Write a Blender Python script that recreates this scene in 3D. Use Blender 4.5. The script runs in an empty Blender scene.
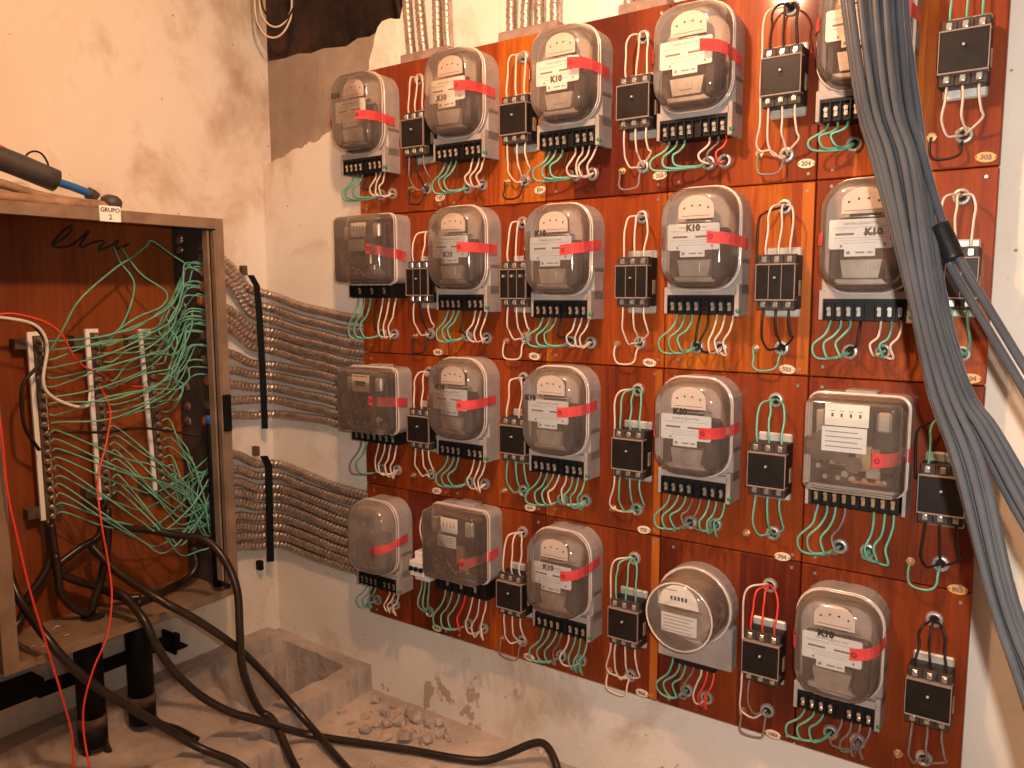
import bpy, bmesh, math, random
from mathutils import Vector, Matrix
random.seed(7)
scene = bpy.context.scene
C = scene.collection

# ------------------------------------------------------------------ camera, world, light, exposure
CAM = Vector((1.7305, -1.7104, 1.274))
cam_d = bpy.data.cameras.new('camera'); cam = bpy.data.objects.new('camera', cam_d); C.objects.link(cam)
cam_d.sensor_width = 36.0; cam_d.lens = 36.0 * 797.17 / 1024.0; cam_d.clip_start = 0.02
yaw, pitch, roll = 0.6068, 0.1133, -0.0027
fwd = Vector((-math.sin(yaw)*math.cos(pitch), math.cos(yaw)*math.cos(pitch), -math.sin(pitch)))
right = Vector((math.cos(yaw), math.sin(yaw), 0.0)); up = right.cross(fwd)
r2 = right*math.cos(roll) + up*math.sin(roll); u2 = up*math.cos(roll) - right*math.sin(roll)
cam.matrix_world = Matrix(((r2.x, u2.x, -fwd.x, CAM.x), (r2.y, u2.y, -fwd.y, CAM.y), (r2.z, u2.z, -fwd.z, CAM.z), (0, 0, 0, 1)))
scene.camera = cam
world = bpy.data.worlds.new('world'); scene.world = world; world.use_nodes = True
bg = world.node_tree.nodes['Background']
bg.inputs[0].default_value = (1.0, 0.72, 0.52, 1); bg.inputs[1].default_value = 0.13

def lamp(name, loc, power, color, radius):
    d = bpy.data.lights.new(name, 'POINT'); d.energy = power; d.color = color; d.shadow_soft_size = radius
    o = bpy.data.objects.new(name, d); o.location = loc; C.objects.link(o); return o
lamp('ceiling_bulb', (0.95, -0.95, 2.2), 66.0, (1.0, 0.56, 0.31), 0.04)        # the room's warm bulb, above the frame
fd = bpy.data.lights.new('phone_flash', 'SPOT'); fd.energy = 92.0; fd.color = (1.0, 0.92, 0.84); fd.shadow_soft_size = 0.012; fd.spot_size = math.radians(112); fd.spot_blend = 1.0
fo = bpy.data.objects.new('phone_flash', fd); C.objects.link(fo); fo.location = CAM + r2*0.05 + u2*0.05
fo.rotation_euler = (Vector((1.22, 0.0, 1.22)) - fo.location).to_track_quat('-Z', 'Y').to_euler()    # the flash beside the lens
scene.view_settings.view_transform = 'Standard'; scene.view_settings.look = 'None'
scene.view_settings.gamma = 1.0; scene.view_settings.use_curve_mapping = False
scene.view_settings.exposure = 0.06

# ------------------------------------------------------------------ materials
def new_mat(name):
    m = bpy.data.materials.new(name); m.use_nodes = True
    return m, m.node_tree, m.node_tree.nodes['Principled BSDF']
def node(nt, t, **kw):
    n = nt.nodes.new(t)
    for k, v in kw.items(): setattr(n, k, v)
    return n
def ramp(nt, src, stops):
    n = node(nt, 'ShaderNodeValToRGB'); el = n.color_ramp.elements
    while len(el) < len(stops): el.new(0.5)
    for e, (p, c) in zip(el, stops): e.position = p; e.color = (*c, 1)
    nt.links.new(src, n.inputs[0]); return n.outputs[0]
def noise(nt, scale, detail=3, vec=None, rough=0.55, dist=0.0):
    n = node(nt, 'ShaderNodeTexNoise'); n.inputs['Scale'].default_value = scale
    n.inputs['Detail'].default_value = detail; n.inputs['Roughness'].default_value = rough; n.inputs['Distortion'].default_value = dist
    if vec is not None: nt.links.new(vec, n.inputs['Vector'])
    return n.outputs['Fac']
def mapping(nt, coord='Object', scale=(1, 1, 1), loc=(0, 0, 0)):
    tc = node(nt, 'ShaderNodeTexCoord'); mp = node(nt, 'ShaderNodeMapping')
    mp.inputs['Scale'].default_value = scale; mp.inputs['Location'].default_value = loc
    nt.links.new(tc.outputs[coord], mp.inputs[0]); return mp.outputs[0]
def geo_pos(nt, scale=(1, 1, 1)):
    g = node(nt, 'ShaderNodeNewGeometry'); mp = node(nt, 'ShaderNodeMapping'); mp.inputs['Scale'].default_value = scale
    nt.links.new(g.outputs['Position'], mp.inputs[0]); return mp.outputs[0]
def mixc(nt, fac, a, b):
    n = node(nt, 'ShaderNodeMix', data_type='RGBA')
    if isinstance(fac, (int, float)): n.inputs[0].default_value = fac
    else: nt.links.new(fac, n.inputs[0])
    for i, c in ((6, a), (7, b)):
        if isinstance(c, tuple): n.inputs[i].default_value = (*c, 1)
        else: nt.links.new(c, n.inputs[i])
    return n.outputs[2]
def math_n(nt, op, a, b=None):
    n = node(nt, 'ShaderNodeMath', operation=op)
    for i, v in enumerate((a, b)):
        if v is None: continue
        if isinstance(v, (int, float)): n.inputs[i].default_value = v
        else: nt.links.new(v, n.inputs[i])
    return n.outputs[0]
def bump(nt, p, h, strength=0.3, dist=0.01):
    b = node(nt, 'ShaderNodeBump'); b.inputs['Strength'].default_value = strength; b.inputs['Distance'].default_value = dist
    nt.links.new(h, b.inputs['Height']); nt.links.new(b.outputs[0], p.inputs['Normal'])
M = {}
def simple(key, col, rough=0.5, metal=0.0, var=0.12, scale=60, coat=0.0, spec=0.5):
    m, nt, p = new_mat(key)
    f = noise(nt, scale, 3, geo_pos(nt))
    lo = tuple(c*(1-var) for c in col); hi = tuple(min(1, c*(1+var)) for c in col)
    nt.links.new(ramp(nt, f, [(0.3, lo), (0.7, hi)]), p.inputs['Base Color'])
    p.inputs['Roughness'].default_value = rough; p.inputs['Metallic'].default_value = metal
    p.inputs['Coat Weight'].default_value = coat; p.inputs['Specular IOR Level'].default_value = spec
    M[key] = m; return m
simple('housing_grey', (0.34, 0.29, 0.265), 0.45, 0.0, 0.15, 25)
simple('terminal_black', (0.008, 0.0075, 0.0075), 0.5, spec=0.25)
simple('breaker_black', (0.016, 0.013, 0.012), 0.5, 0, 0.25, 40, spec=0.25)
simple('breaker_face', (0.012, 0.009, 0.008), 0.45, 0, 0.3, 40, spec=0.25)
simple('breaker_trim', (0.26, 0.19, 0.155), 0.5)
simple('breaker_step', (0.05, 0.036, 0.03), 0.6, 0, 0.35, 90, spec=0.3)
simple('tab_metal', (0.52, 0.50, 0.46), 0.45, 0.4, 0.3, 30)
simple('screw_steel', (0.62, 0.58, 0.52), 0.3, 0.85)
simple('screw_brass', (0.60, 0.42, 0.22), 0.35, 0.8)
simple('strip_screw', (0.34, 0.25, 0.19), 0.4, 0.6, 0.4, 90)
simple('dark_inside', (0.028, 0.021, 0.018), 0.5, 0, 0.4, 30, spec=0.3)
simple('brown_inside', (0.10, 0.065, 0.045), 0.5, 0, 0.4, 30)
simple('frame_alloy', (0.42, 0.38, 0.34), 0.35, 0.5, 0.2, 40)
simple('plate_white', (0.90, 0.87, 0.82), 0.5, 0, 0.04, 20)
simple('register_face', (0.66, 0.58, 0.52), 0.5, 0, 0.06, 20)
simple('plate_amber', (0.62, 0.36, 0.11), 0.4, 0, 0.15, 50)
simple('print_black', (0.02, 0.02, 0.02), 0.6)
simple('tape_print', (0.16, 0.01, 0.012), 0.6)
simple('print_grey', (0.28, 0.25, 0.24), 0.6)
simple('print_brown', (0.22, 0.12, 0.08), 0.6)
simple('seal_green', (0.03, 0.18, 0.07), 0.5)
simple('wire_green', (0.14, 0.40, 0.28), 0.42, 0, 0.2, 14)
simple('wire_white', (0.69, 0.54, 0.44), 0.45, 0, 0.12, 14)
simple('wire_black', (0.020, 0.014, 0.012), 0.45, 0, 0.3, 14, spec=0.3)
simple('wire_red', (0.75, 0.055, 0.03), 0.42, 0, 0.1, 14)
simple('wire_grey', (0.20, 0.15, 0.13), 0.6, 0, 0.3, 30)
simple('cable_grey', (0.062, 0.067, 0.076), 0.15, 0, 0.2, 10, spec=0.7)
simple('cable_brown', (0.026, 0.016, 0.012), 0.3, 0, 0.35, 9, spec=0.4)
simple('tape_black', (0.008, 0.008, 0.009), 0.45, spec=0.3)
simple('pipe_black', (0.006, 0.006, 0.006), 0.6, spec=0.2)
simple('iron_black', (0.006, 0.006, 0.006), 0.65, spec=0.15)
simple('collar_brown', (0.10, 0.062, 0.036), 0.7, 0, 0.5, 45)
simple('grommet_steel', (0.45, 0.41, 0.37), 0.4, 0.5, 0.3, 40)
simple('hole_dark', (0.012, 0.008, 0.007), 0.8)
simple('bushing_orange', (0.40, 0.12, 0.05), 0.5, 0, 0.3, 40)
simple('tape_blue', (0.02, 0.13, 0.42), 0.4)
simple('tool_grey', (0.055, 0.050, 0.050), 0.5, 0, 0.2, 30)
simple('wood_stick', (0.30, 0.19, 0.12), 0.75, 0, 0.4, 25)
simple('breaker_white', (0.72, 0.68, 0.62), 0.4, 0, 0.05)
simple('copper', (0.62, 0.28, 0.13), 0.3, 0.8)
simple('rubble', (0.42, 0.34, 0.28), 0.9, 0, 0.35, 30)
simple('rubble_tile', (0.50, 0.36, 0.27), 0.7, 0, 0.2, 30)
simple('plate_ivory', (0.78, 0.62, 0.44), 0.4, 0, 0.12, 50)
simple('dusty_frame', (0.28, 0.19, 0.15), 0.8, 0, 0.3, 30)
simple('glass_ring', (0.72, 0.60, 0.52), 0.15, 0.1, 0.1, 20, coat=0.6)

# corrugated steel conduit
m, nt, p = new_mat('conduit_steel'); M['conduit'] = m
f = noise(nt, 35, 4, geo_pos(nt))
nt.links.new(ramp(nt, f, [(0.3, (0.40, 0.31, 0.255)), (0.7, (0.62, 0.51, 0.435))]), p.inputs['Base Color'])
p.inputs['Metallic'].default_value = 0.8; p.inputs['Roughness'].default_value = 0.34

# varnished board wood: vertical grain, planks of different tone, slow change of tone from panel to panel
def wood(key, dark, mid, light, rough, plank=True):
    m, nt, p = new_mat(key); M[key] = m
    oi = node(nt, 'ShaderNodeObjectInfo'); rnd = oi.outputs['Random']
    g = node(nt, 'ShaderNodeNewGeometry')
    add = node(nt, 'ShaderNodeVectorMath', operation='ADD'); nt.links.new(g.outputs['Position'], add.inputs[0])
    cx = node(nt, 'ShaderNodeCombineXYZ'); k = math_n(nt, 'MULTIPLY', rnd, 7.0)
    nt.links.new(k, cx.inputs[0]); nt.links.new(k, cx.inputs[2]); nt.links.new(cx.outputs[0], add.inputs[1])
    def mp(s):
        q = node(nt, 'ShaderNodeMapping'); q.inputs['Scale'].default_value = s; nt.links.new(add.outputs[0], q.inputs[0]); return q.outputs[0]
    grain = noise(nt, 9, 5, mp((9, 9, 0.55)), 0.6, 0.4)
    wide = noise(nt, 5.5, 1, mp((1, 1, 0.10)), 0.4)
    blotch = noise(nt, 6, 3, mp((1, 1, 0.6)))
    # straight plank joints: each plank its own tone
    sep = node(nt, 'ShaderNodeSeparateXYZ'); nt.links.new(add.outputs[0], sep.inputs[0])
    s = math_n(nt, 'ADD', sep.outputs[0], sep.outputs[1])
    fl = math_n(nt, 'FLOOR', math_n(nt, 'MULTIPLY', s, 7.3))
    wn = node(nt, 'ShaderNodeTexWhiteNoise', noise_dimensions='1D'); nt.links.new(fl, wn.inputs['W'])
    v = math_n(nt, 'ADD', math_n(nt, 'MULTIPLY', grain, 0.32), math_n(nt, 'MULTIPLY', wide, 0.20))
    v = math_n(nt, 'ADD', v, math_n(nt, 'MULTIPLY', wn.outputs[0], 0.15))
    v = math_n(nt, 'ADD', v, math_n(nt, 'MULTIPLY', blotch, 0.24))
    v = math_n(nt, 'ADD', v, math_n(nt, 'MULTIPLY', rnd, 0.10))
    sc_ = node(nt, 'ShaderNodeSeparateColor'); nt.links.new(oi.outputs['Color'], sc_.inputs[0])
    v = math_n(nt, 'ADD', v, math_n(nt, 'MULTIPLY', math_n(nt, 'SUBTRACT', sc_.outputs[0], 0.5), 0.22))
    col = ramp(nt, v, [(0.36, dark), (0.575, mid), (0.80, light)])
    nt.links.new(col, p.inputs['Base Color'])
    p.inputs['Roughness'].default_value = rough; p.inputs['Specular IOR Level'].default_value = 0.18; p.inputs['Coat Weight'].default_value = 0.16; p.inputs['Coat Roughness'].default_value = 0.10
    bump(nt, p, grain, 0.08, 0.004)
wood('board_wood', (0.085, 0.011, 0.004), (0.26, 0.044, 0.006), (0.64, 0.20, 0.012), 0.5)
wood('cabinet_wood', (0.13, 0.028, 0.008), (0.26, 0.065, 0.016), (0.40, 0.12, 0.028), 0.45)

# painted, stained plaster
def plaster(key, base, spots):
    m, nt, p = new_mat(key); M[key] = m
    pos = geo_pos(nt)
    big = noise(nt, 1.6, 4, pos, 0.6, 0.3)
    col = ramp(nt, big, [(0.32, tuple(c*k for c, k in zip(base, (0.92, 0.88, 0.82)))), (0.6, base)])
    st = noise(nt, 3.4, 6, geo_pos(nt, (1, 1, 0.7)), 0.65, 0.6)
    col = mixc(nt, ramp(nt, st, [(0.54, (0, 0, 0)), (0.72, (0.75, 0.75, 0.75))]), col, (0.50, 0.34, 0.22))
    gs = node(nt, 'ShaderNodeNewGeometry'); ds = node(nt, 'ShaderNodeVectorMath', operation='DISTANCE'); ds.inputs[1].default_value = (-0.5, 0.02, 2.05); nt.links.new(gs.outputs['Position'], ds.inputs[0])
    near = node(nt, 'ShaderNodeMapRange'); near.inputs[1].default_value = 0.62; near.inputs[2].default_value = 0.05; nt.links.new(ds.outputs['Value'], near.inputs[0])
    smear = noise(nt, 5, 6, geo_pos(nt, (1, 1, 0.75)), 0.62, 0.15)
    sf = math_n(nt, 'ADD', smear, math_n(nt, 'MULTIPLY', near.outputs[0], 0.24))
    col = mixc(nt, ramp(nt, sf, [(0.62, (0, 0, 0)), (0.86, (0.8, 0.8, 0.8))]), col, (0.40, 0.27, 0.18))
    # peeled paint low down near the floor
    g = node(nt, 'ShaderNodeNewGeometry'); sep = node(nt, 'ShaderNodeSeparateXYZ'); nt.links.new(g.outputs['Position'], sep.inputs[0])
    mr = node(nt, 'ShaderNodeMapRange'); mr.inputs[1].default_value = 0.30; mr.inputs[2].default_value = 0.02
    nt.links.new(sep.outputs[2], mr.inputs[0])
    peel = noise(nt, 9, 5, pos, 0.65, 0.3)
    pf = math_n(nt, 'ADD', peel, math_n(nt, 'MULTIPLY', mr.outputs[0], 0.26))
    col = mixc(nt, ramp(nt, pf, [(0.80, (0, 0, 0)), (0.82, (0.9, 0.9, 0.9))]), col, (0.46, 0.31, 0.23))
    # dark specks and knocks
    vo = node(nt, 'ShaderNodeTexVoronoi'); vo.inputs['Scale'].default_value = spots; nt.links.new(pos, vo.inputs['Vector'])
    sp = ramp(nt, vo.outputs['Distance'], [(0.035, (0.8, 0.8, 0.8)), (0.06, (0, 0, 0))])
    col = mixc(nt, sp, col, (0.20, 0.14, 0.10))
    nt.links.new(col, p.inputs['Base Color']); p.inputs['Roughness'].default_value = 0.75
    fine = noise(nt, 45, 5, pos); h = math_n(nt, 'ADD', math_n(nt, 'MULTIPLY', st, 1.5), math_n(nt, 'MULTIPLY', fine, 0.35))
    bump(nt, p, h, 0.25, 0.012)
plaster('plaster', (0.80, 0.74, 0.66), 16)
def rough_cement(key, a, b, scale=5):
    m, nt, p = new_mat(key); M[key] = m
    pos = geo_pos(nt); n1 = noise(nt, scale, 6, pos, 0.65)
    nt.links.new(ramp(nt, n1, [(0.33, a), (0.66, b)]), p.inputs['Base Color']); p.inputs['Roughness'].default_value = 0.85
    bump(nt, p, noise(nt, 40, 6, pos), 0.5, 0.012)
rough_cement('cement_shade', (0.25, 0.185, 0.14), (0.40, 0.31, 0.245), 3)  # cement of the recess, darkened: shade in the corner is painted into it
rough_cement('broken_plaster', (0.75, 0.62, 0.52), (0.9, 0.78, 0.68), 20)
rough_cement('floor_cement', (0.30, 0.25, 0.22), (0.62, 0.50, 0.42), 3.2)
rough_cement('shaded_cavity', (0.018, 0.014, 0.011), (0.10, 0.045, 0.027), 7)
rough_cement('ceiling_paint', (0.62, 0.56, 0.5), (0.7, 0.65, 0.58))
# painted cabinet steel
m, nt, p = new_mat('cabinet_paint'); M['cabinet_paint'] = m
pos = geo_pos(nt); f = noise(nt, 9, 5, pos, 0.65)
nt.links.new(ramp(nt, f, [(0.3, (0.15, 0.098, 0.06)), (0.6, (0.27, 0.185, 0.125))]), p.inputs['Base Color'])
p.inputs['Roughness'].default_value = 0.5; bump(nt, p, noise(nt, 60, 3, pos), 0.1, 0.003)
simple('cabinet_inner', (0.07, 0.05, 0.04), 0.7, 0, 0.3, 14, spec=0.2)
# dusty clear plastic of the meter covers
def clear_cover(key, haze, tint, dust):
    m, nt, p = new_mat(key); M[key] = m; nt.nodes.remove(p)
    out = nt.nodes['Material Output']
    tr = node(nt, 'ShaderNodeBsdfTransparent'); tr.inputs[0].default_value = (*tint, 1)
    df = node(nt, 'ShaderNodeBsdfDiffuse'); df.inputs[0].default_value = (*dust, 1)
    gl = node(nt, 'ShaderNodeBsdfGlossy'); gl.inputs['Roughness'].default_value = 0.07; gl.inputs[0].default_value = (1, 1, 1, 1)
    m1 = node(nt, 'ShaderNodeMixShader'); m2 = node(nt, 'ShaderNodeMixShader')
    n1 = noise(nt, 14, 5, geo_pos(nt), 0.6)
    hz = math_n(nt, 'MULTIPLY', n1, haze*2)
    lw = node(nt, 'ShaderNodeLayerWeight'); lw.inputs[0].default_value = 0.35
    hz = math_n(nt, 'ADD', hz, math_n(nt, 'MULTIPLY', lw.outputs['Facing'], 0.20))
    nt.links.new(hz, m1.inputs[0]); nt.links.new(tr.outputs[0], m1.inputs[1]); nt.links.new(df.outputs[0], m1.inputs[2])
    fr = node(nt, 'ShaderNodeFresnel'); fr.inputs[0].default_value = 1.5
    nt.links.new(math_n(nt, 'MULTIPLY', fr.outputs[0], 1.2), m2.inputs[0])
    nt.links.new(m1.outputs[0], m2.inputs[1]); nt.links.new(gl.outputs[0], m2.inputs[2]); nt.links.new(m2.outputs[0], out.inputs[0])
clear_cover('cover_clear', 0.085, (0.95, 0.91, 0.87), (0.70, 0.53, 0.44))
clear_cover('cover_dusty', 0.27, (0.86, 0.80, 0.74), (0.56, 0.45, 0.39))
clear_cover('seal_film', 0.60, (0.95, 0.2, 0.2), (0.86, 0.10, 0.10))

# ------------------------------------------------------------------ mesh helpers
def mesh_of(bm, mats, smooth=False):
    me = bpy.data.meshes.new('mesh'); bmesh.ops.recalc_face_normals(bm, faces=bm.faces); bm.to_mesh(me); bm.free()
    for k in (mats if isinstance(mats, (list, tuple)) else [mats]): me.materials.append(M[k])
    if smooth:
        for f in me.polygons: f.use_smooth = True
    return me
def obj(name, me, parent=None, loc=None):
    o = bpy.data.objects.new(name, me); C.objects.link(o)
    me.name = name
    if parent: o.parent = parent
    if loc is not None: o.location = loc
    return o
def thing(name, label, cat, loc=(0, 0, 0), group=None, rot=None):
    o = bpy.data.objects.new(name, None); C.objects.link(o); o.location = loc; o.empty_display_size = 0.02
    if rot: o.rotation_euler = rot
    return tag(o, label, cat, group)
def tag(o, label, cat, group=None):
    o['label'] = label; o['category'] = cat
    if group: o['group'] = group
    return o
def struct(o, label=None):
    o['kind'] = 'structure'
    if label: o['label'] = label
    return o
def box(bm, x0, x1, y0, y1, z0, z1, mi=0, bev=0.0):
    vs = [bm.verts.new((x, y, z)) for x in (x0, x1) for y in (y0, y1) for z in (z0, z1)]
    fs = [bm.faces.new([vs[i] for i in q]) for q in ((0, 1, 3, 2), (4, 6, 7, 5), (0, 4, 5, 1), (2, 3, 7, 6), (0, 2, 6, 4), (1, 5, 7, 3))]
    for f in fs: f.material_index = mi
    if bev > 0:
        es = list({e for f in fs for e in f.edges})
        r = bmesh.ops.bevel(bm, geom=es, offset=bev, segments=1, affect='EDGES', profile=0.5)
        for f in r['faces']: f.material_index = mi
    return vs
def loft(bm, rings, cap0=True, cap1=True, mi=0, closed=True):
    R = [[bm.verts.new(p) for p in r] for r in rings]; n = len(R[0])
    for a, b in zip(R, R[1:]):
        for i in range(n if closed else n-1):
            f = bm.faces.new((a[i], a[(i+1) % n], b[(i+1) % n], b[i])); f.material_index = mi
    if cap0: bm.faces.new(R[0][::-1]).material_index = mi
    if cap1: bm.faces.new(R[-1]).material_index = mi
    return R
def rrect(w, h, rt, rb=None, n=6):
    rb = rt if rb is None else rb; pts = []
    for cx, cz, r, a0 in ((w/2-rt, h/2-rt, rt, 0), (-w/2+rt, h/2-rt, rt, 90), (-w/2+rb, -h/2+rb, rb, 180), (w/2-rb, -h/2+rb, rb, 270)):
        for k in range(n+1):
            a = math.radians(a0+90*k/n); pts.append((cx+r*math.cos(a), cz+r*math.sin(a)))
    return pts
def cyl_y(bm, x, z, r, y0, y1, n=10, mi=0, r1=None):
    r1 = r if r1 is None else r1
    A = [(x+r*math.cos(t), y0, z+r*math.sin(t)) for t in [2*math.pi*k/n for k in range(n)]]
    B = [(x+r1*math.cos(t), y1, z+r1*math.sin(t)) for t in [2*math.pi*k/n for k in range(n)]]
    loft(bm, [A, B], mi=mi)
def catmull(pts, per=6):
    P = [Vector(p) for p in pts]; P = [P[0]*2-P[1]] + P + [P[-1]*2-P[-2]]; out = []
    for i in range(1, len(P)-2):
        a, b, c, d = P[i-1:i+3]
        for k in range(per):
            t = k/per
            out.append(0.5*((2*b)+(c-a)*t+(2*a-5*b+4*c-d)*t*t+(3*b-3*c+d-a)*t**3))
    out.append(P[-2]); return out
def tube(bm, path, r, n=6, mi=0, helix=0.0, pitch=0.0125, caps=True):
    L = len(path); T = [(path[min(i+1, L-1)]-path[max(i-1, 0)]).normalized() for i in range(L)]
    ref = Vector((0, 0, 1)) if abs(T[0].z) < 0.9 else Vector((1, 0, 0)); U = (ref-T[0]*ref.dot(T[0])).normalized(); rings = []; s = 0.0
    for i in range(L):
        if i: s += (path[i]-path[i-1]).length
        U = (U-T[i]*U.dot(T[i])).normalized(); V = T[i].cross(U); ring = []
        for k in range(n):
            a = 2*math.pi*k/n; rr = r
            if helix: rr = r*(1.06-helix*(1-abs(math.sin(math.pi*s/pitch+a/2))**0.8))
            ring.append(path[i]+U*(rr*math.cos(a))+V*(rr*math.sin(a)))
        rings.append(ring)
    loft(bm, rings, caps, caps, mi)
def wire_mesh(pts, r, mat, n=6, per=5, off=Vector((0, 0, 0))):
    bm = bmesh.new(); tube(bm, [p-off for p in catmull(pts, per)], r, n); return mesh_of(bm, mat, True)
def resample(path, step):
    out = [path[0].copy()]; acc = 0.0
    for a, b in zip(path, path[1:]):
        d = (b-a).length; t = step-acc
        while t <= d: out.append(a.lerp(b, t/d)); t += step
        acc = d-(t-step)
    return out
def text_mesh(s, size, mat, font_bold=0.0):
    cu = bpy.data.curves.new('text', 'FONT'); cu.body = s; cu.size = size; cu.align_x = 'CENTER'; cu.align_y = 'CENTER'; cu.offset = font_bold; cu.resolution_u = 2
    o = bpy.data.objects.new('text', cu); C.objects.link(o); dg = bpy.context.evaluated_depsgraph_get()
    me = bpy.data.meshes.new_from_object(o.evaluated_get(dg)); bpy.data.objects.remove(o); bpy.data.curves.remove(cu)
    me.transform(Matrix.Rotation(math.radians(90), 4, 'X')); me.materials.clear(); me.materials.append(M[mat]); return me
def J(a): return random.uniform(-a, a)

# ------------------------------------------------------------------ the setting
YW = 0.05                                   # back wall plane; the board's front is y = 0
def lerp(a, b, t): return a+(b-a)*t
def wall_columns(name, lower, upper, y0, y1, mats, mi_edge=0):
    """wall between two polylines of equal x stations, with its broken edges as thickness"""
    bm = bmesh.new()
    L0 = [bm.verts.new((x, y0, z)) for x, z in lower]; U0 = [bm.verts.new((x, y0, z)) for x, z in upper]
    L1 = [bm.verts.new((x, y1, z)) for x, z in lower]; U1 = [bm.verts.new((x, y1, z)) for x, z in upper]
    for i in range(len(lower)-1):
        bm.faces.new((L0[i], L0[i+1], U0[i+1], U0[i])); bm.faces.new((L1[i], U1[i], U1[i+1], L1[i+1]))
        bm.faces.new((U0[i], U0[i+1], U1[i+1], U1[i])).material_index = mi_edge; bm.faces.new((L0[i], L1[i], L1[i+1], L0[i+1]))
    bm.faces.new((L0[0], U0[0], U1[0], L1[0])); bm.faces.new((L0[-1], L1[-1], U1[-1], U0[-1]))
    return struct(obj(name, mesh_of(bm, mats)))
edge = [(0.15, 2.5), (0.150, 2.20), (0.143, 2.10), (0.126, 2.048), (0.095, 2.052), (0.068, 2.05), (0.046, 2.035), (0.036, 2.01), (0.030, 1.985), (0.016, 1.962), (0.010, 1.945),
        (-0.006, 1.915), (-0.02, 1.885), (-0.05, 1.845), (-0.075, 1.815), (-0.106, 1.783), (-0.14, 1.776), (-0.172, 1.77), (-0.22, 1.752), (-0.27, 1.751), (-0.31, 1.735), (-0.36, 1.729), (-0.42, 1.715), (-0.5, 1.701)]
rag = sorted(edge); ragged = []; rq = random.Random(4)
for (xa, za), (xb, zb_) in zip(rag, rag[1:]):
    n = 1 if xa > 0.0 else 4
    for q in range(n): ragged.append((lerp(xa, xb, q/n), lerp(za, zb_, q/n)+(rq.uniform(-.007, .007) if q else 0)))
ue = ragged+[rag[-1]]+[(0.1501, 2.5), (3.2, 2.5)]
wall_columns('wall_back', [(x, -0.4) for x, z in ue], ue, YW, YW+0.035, ['plaster', 'broken_plaster'], 1)
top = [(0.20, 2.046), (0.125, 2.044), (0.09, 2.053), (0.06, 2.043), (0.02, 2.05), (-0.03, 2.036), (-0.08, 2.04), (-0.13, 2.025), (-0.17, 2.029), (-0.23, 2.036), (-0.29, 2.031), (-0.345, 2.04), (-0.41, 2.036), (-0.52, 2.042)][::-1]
wall_columns('wall_recess', [(x, 1.6) for x, z in top], top, YW+0.036, YW+0.16, ['cement_shade'])
lump = [(0.012, 1.90, 1.947), (0.020, 1.89, 1.965), (0.030, 1.885, 1.985), (0.037, 1.88, 2.012), (0.050, 1.88, 2.036), (0.068, 1.88, 2.049), (0.085, 1.88, 2.05), (0.10, 1.885, 2.051), (0.118, 1.89, 2.045)]
wall_columns('trim_1', [(x, a) for x, a, b in lump], [(x, b) for x, a, b in lump], YW-0.012, YW-0.0005, ['broken_plaster'])
# opening above the recess: a brown cavity with its shade put into the colour
bm = bmesh.new(); box(bm, -0.62, 0.35, 0.52, 0.56, 1.9, 2.6); box(bm, 0.30, 0.35, YW+0.04, 0.52, 1.9, 2.6); box(bm, -0.62, -0.5, YW+0.0366, 0.52, 1.55, 2.6); box(bm, -0.5, 0.30, YW+0.161, 0.52, 1.95, 2.0)
struct(obj('wall_cavity', mesh_of(bm, 'shaded_cavity')))
# left wall
bm = bmesh.new(); box(bm, -0.62, -0.5, -2.6, YW+0.0365, -0.4, 2.5); struct(obj('wall_left', mesh_of(bm, 'plaster')))
bm = bmesh.new(); box(bm, -0.62, 3.2, -2.6, 0.56, 2.5, 2.6); struct(obj('ceiling', mesh_of(bm, 'ceiling_paint')))
# floor with trench, curb and pit
def sm(a, b, x):
    t = min(1, max(0, (x-a)/(b-a))); return t*t*(3-2*t)
def lerp(a, b, t): return a+(b-a)*t
rnd = random.Random(3)
def floor_h(x, y):
    right_z = 0.0 + 0.055*sm(-0.385, -0.40, y)*(1-sm(0.040, 0.048, x))
    trench = lerp(0.060, 0.015, sm(-0.41, -0.15, x))
    pit = sm(-0.30, -0.16, y)*sm(-0.40, -0.37, x)
    trench = lerp(trench, -0.30, pit)
    if x < -0.14: z = lerp(0.118, trench, sm(-0.426, -0.412, x))
    else: z = lerp(trench, 0.07, sm(-0.134, -0.126, x))
    z = lerp(z, right_z, sm(-0.050, -0.044, x))
    if x < -0.044: z = lerp(z, 0.082+0.012*sm(-.2, -.5, x), sm(-0.006, 0.0, y))
    return z+0.0015*math.sin(47*x+31*y)*math.sin(29*x-53*y)
def floor_w(y): return 0.005*math.sin(23*y+3)+0.003*math.sin(61*y)+0.0015*math.sin(170*y)
xs = sorted(set([round(-0.5+0.012*i, 4) for i in range(56)]+[-0.426, -0.419, -0.412, -0.134, -0.130, -0.126, -0.050, -0.047, -0.044, 0.040, 0.044, 0.048]))+[0.18+0.05*i for i in range(1, 17)]+[1.0+0.2*i for i in range(1, 12)]
ys = sorted(set([round(0.05-0.012*i, 4) for i in range(83)]+[0.0, -0.003, -0.006, -0.385, -0.392, -0.40]), reverse=True)+[-0.99-0.2*i for i in range(1, 9)]
bm = bmesh.new(); G = [[bm.verts.new((x if x < -0.49 or x > 0.2 else x+floor_w(y), y if y > 0.045 or x > 0.1 else y+0.6*floor_w(x+1), floor_h(x, y))) for x in xs] for y in ys]
for a, b in zip(G, G[1:]):
    for i in range(len(xs)-1): bm.faces.new((a[i], a[i+1], b[i+1], b[i]))
fl = struct(obj('floor', mesh_of(bm, 'floor_cement', False)))

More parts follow.
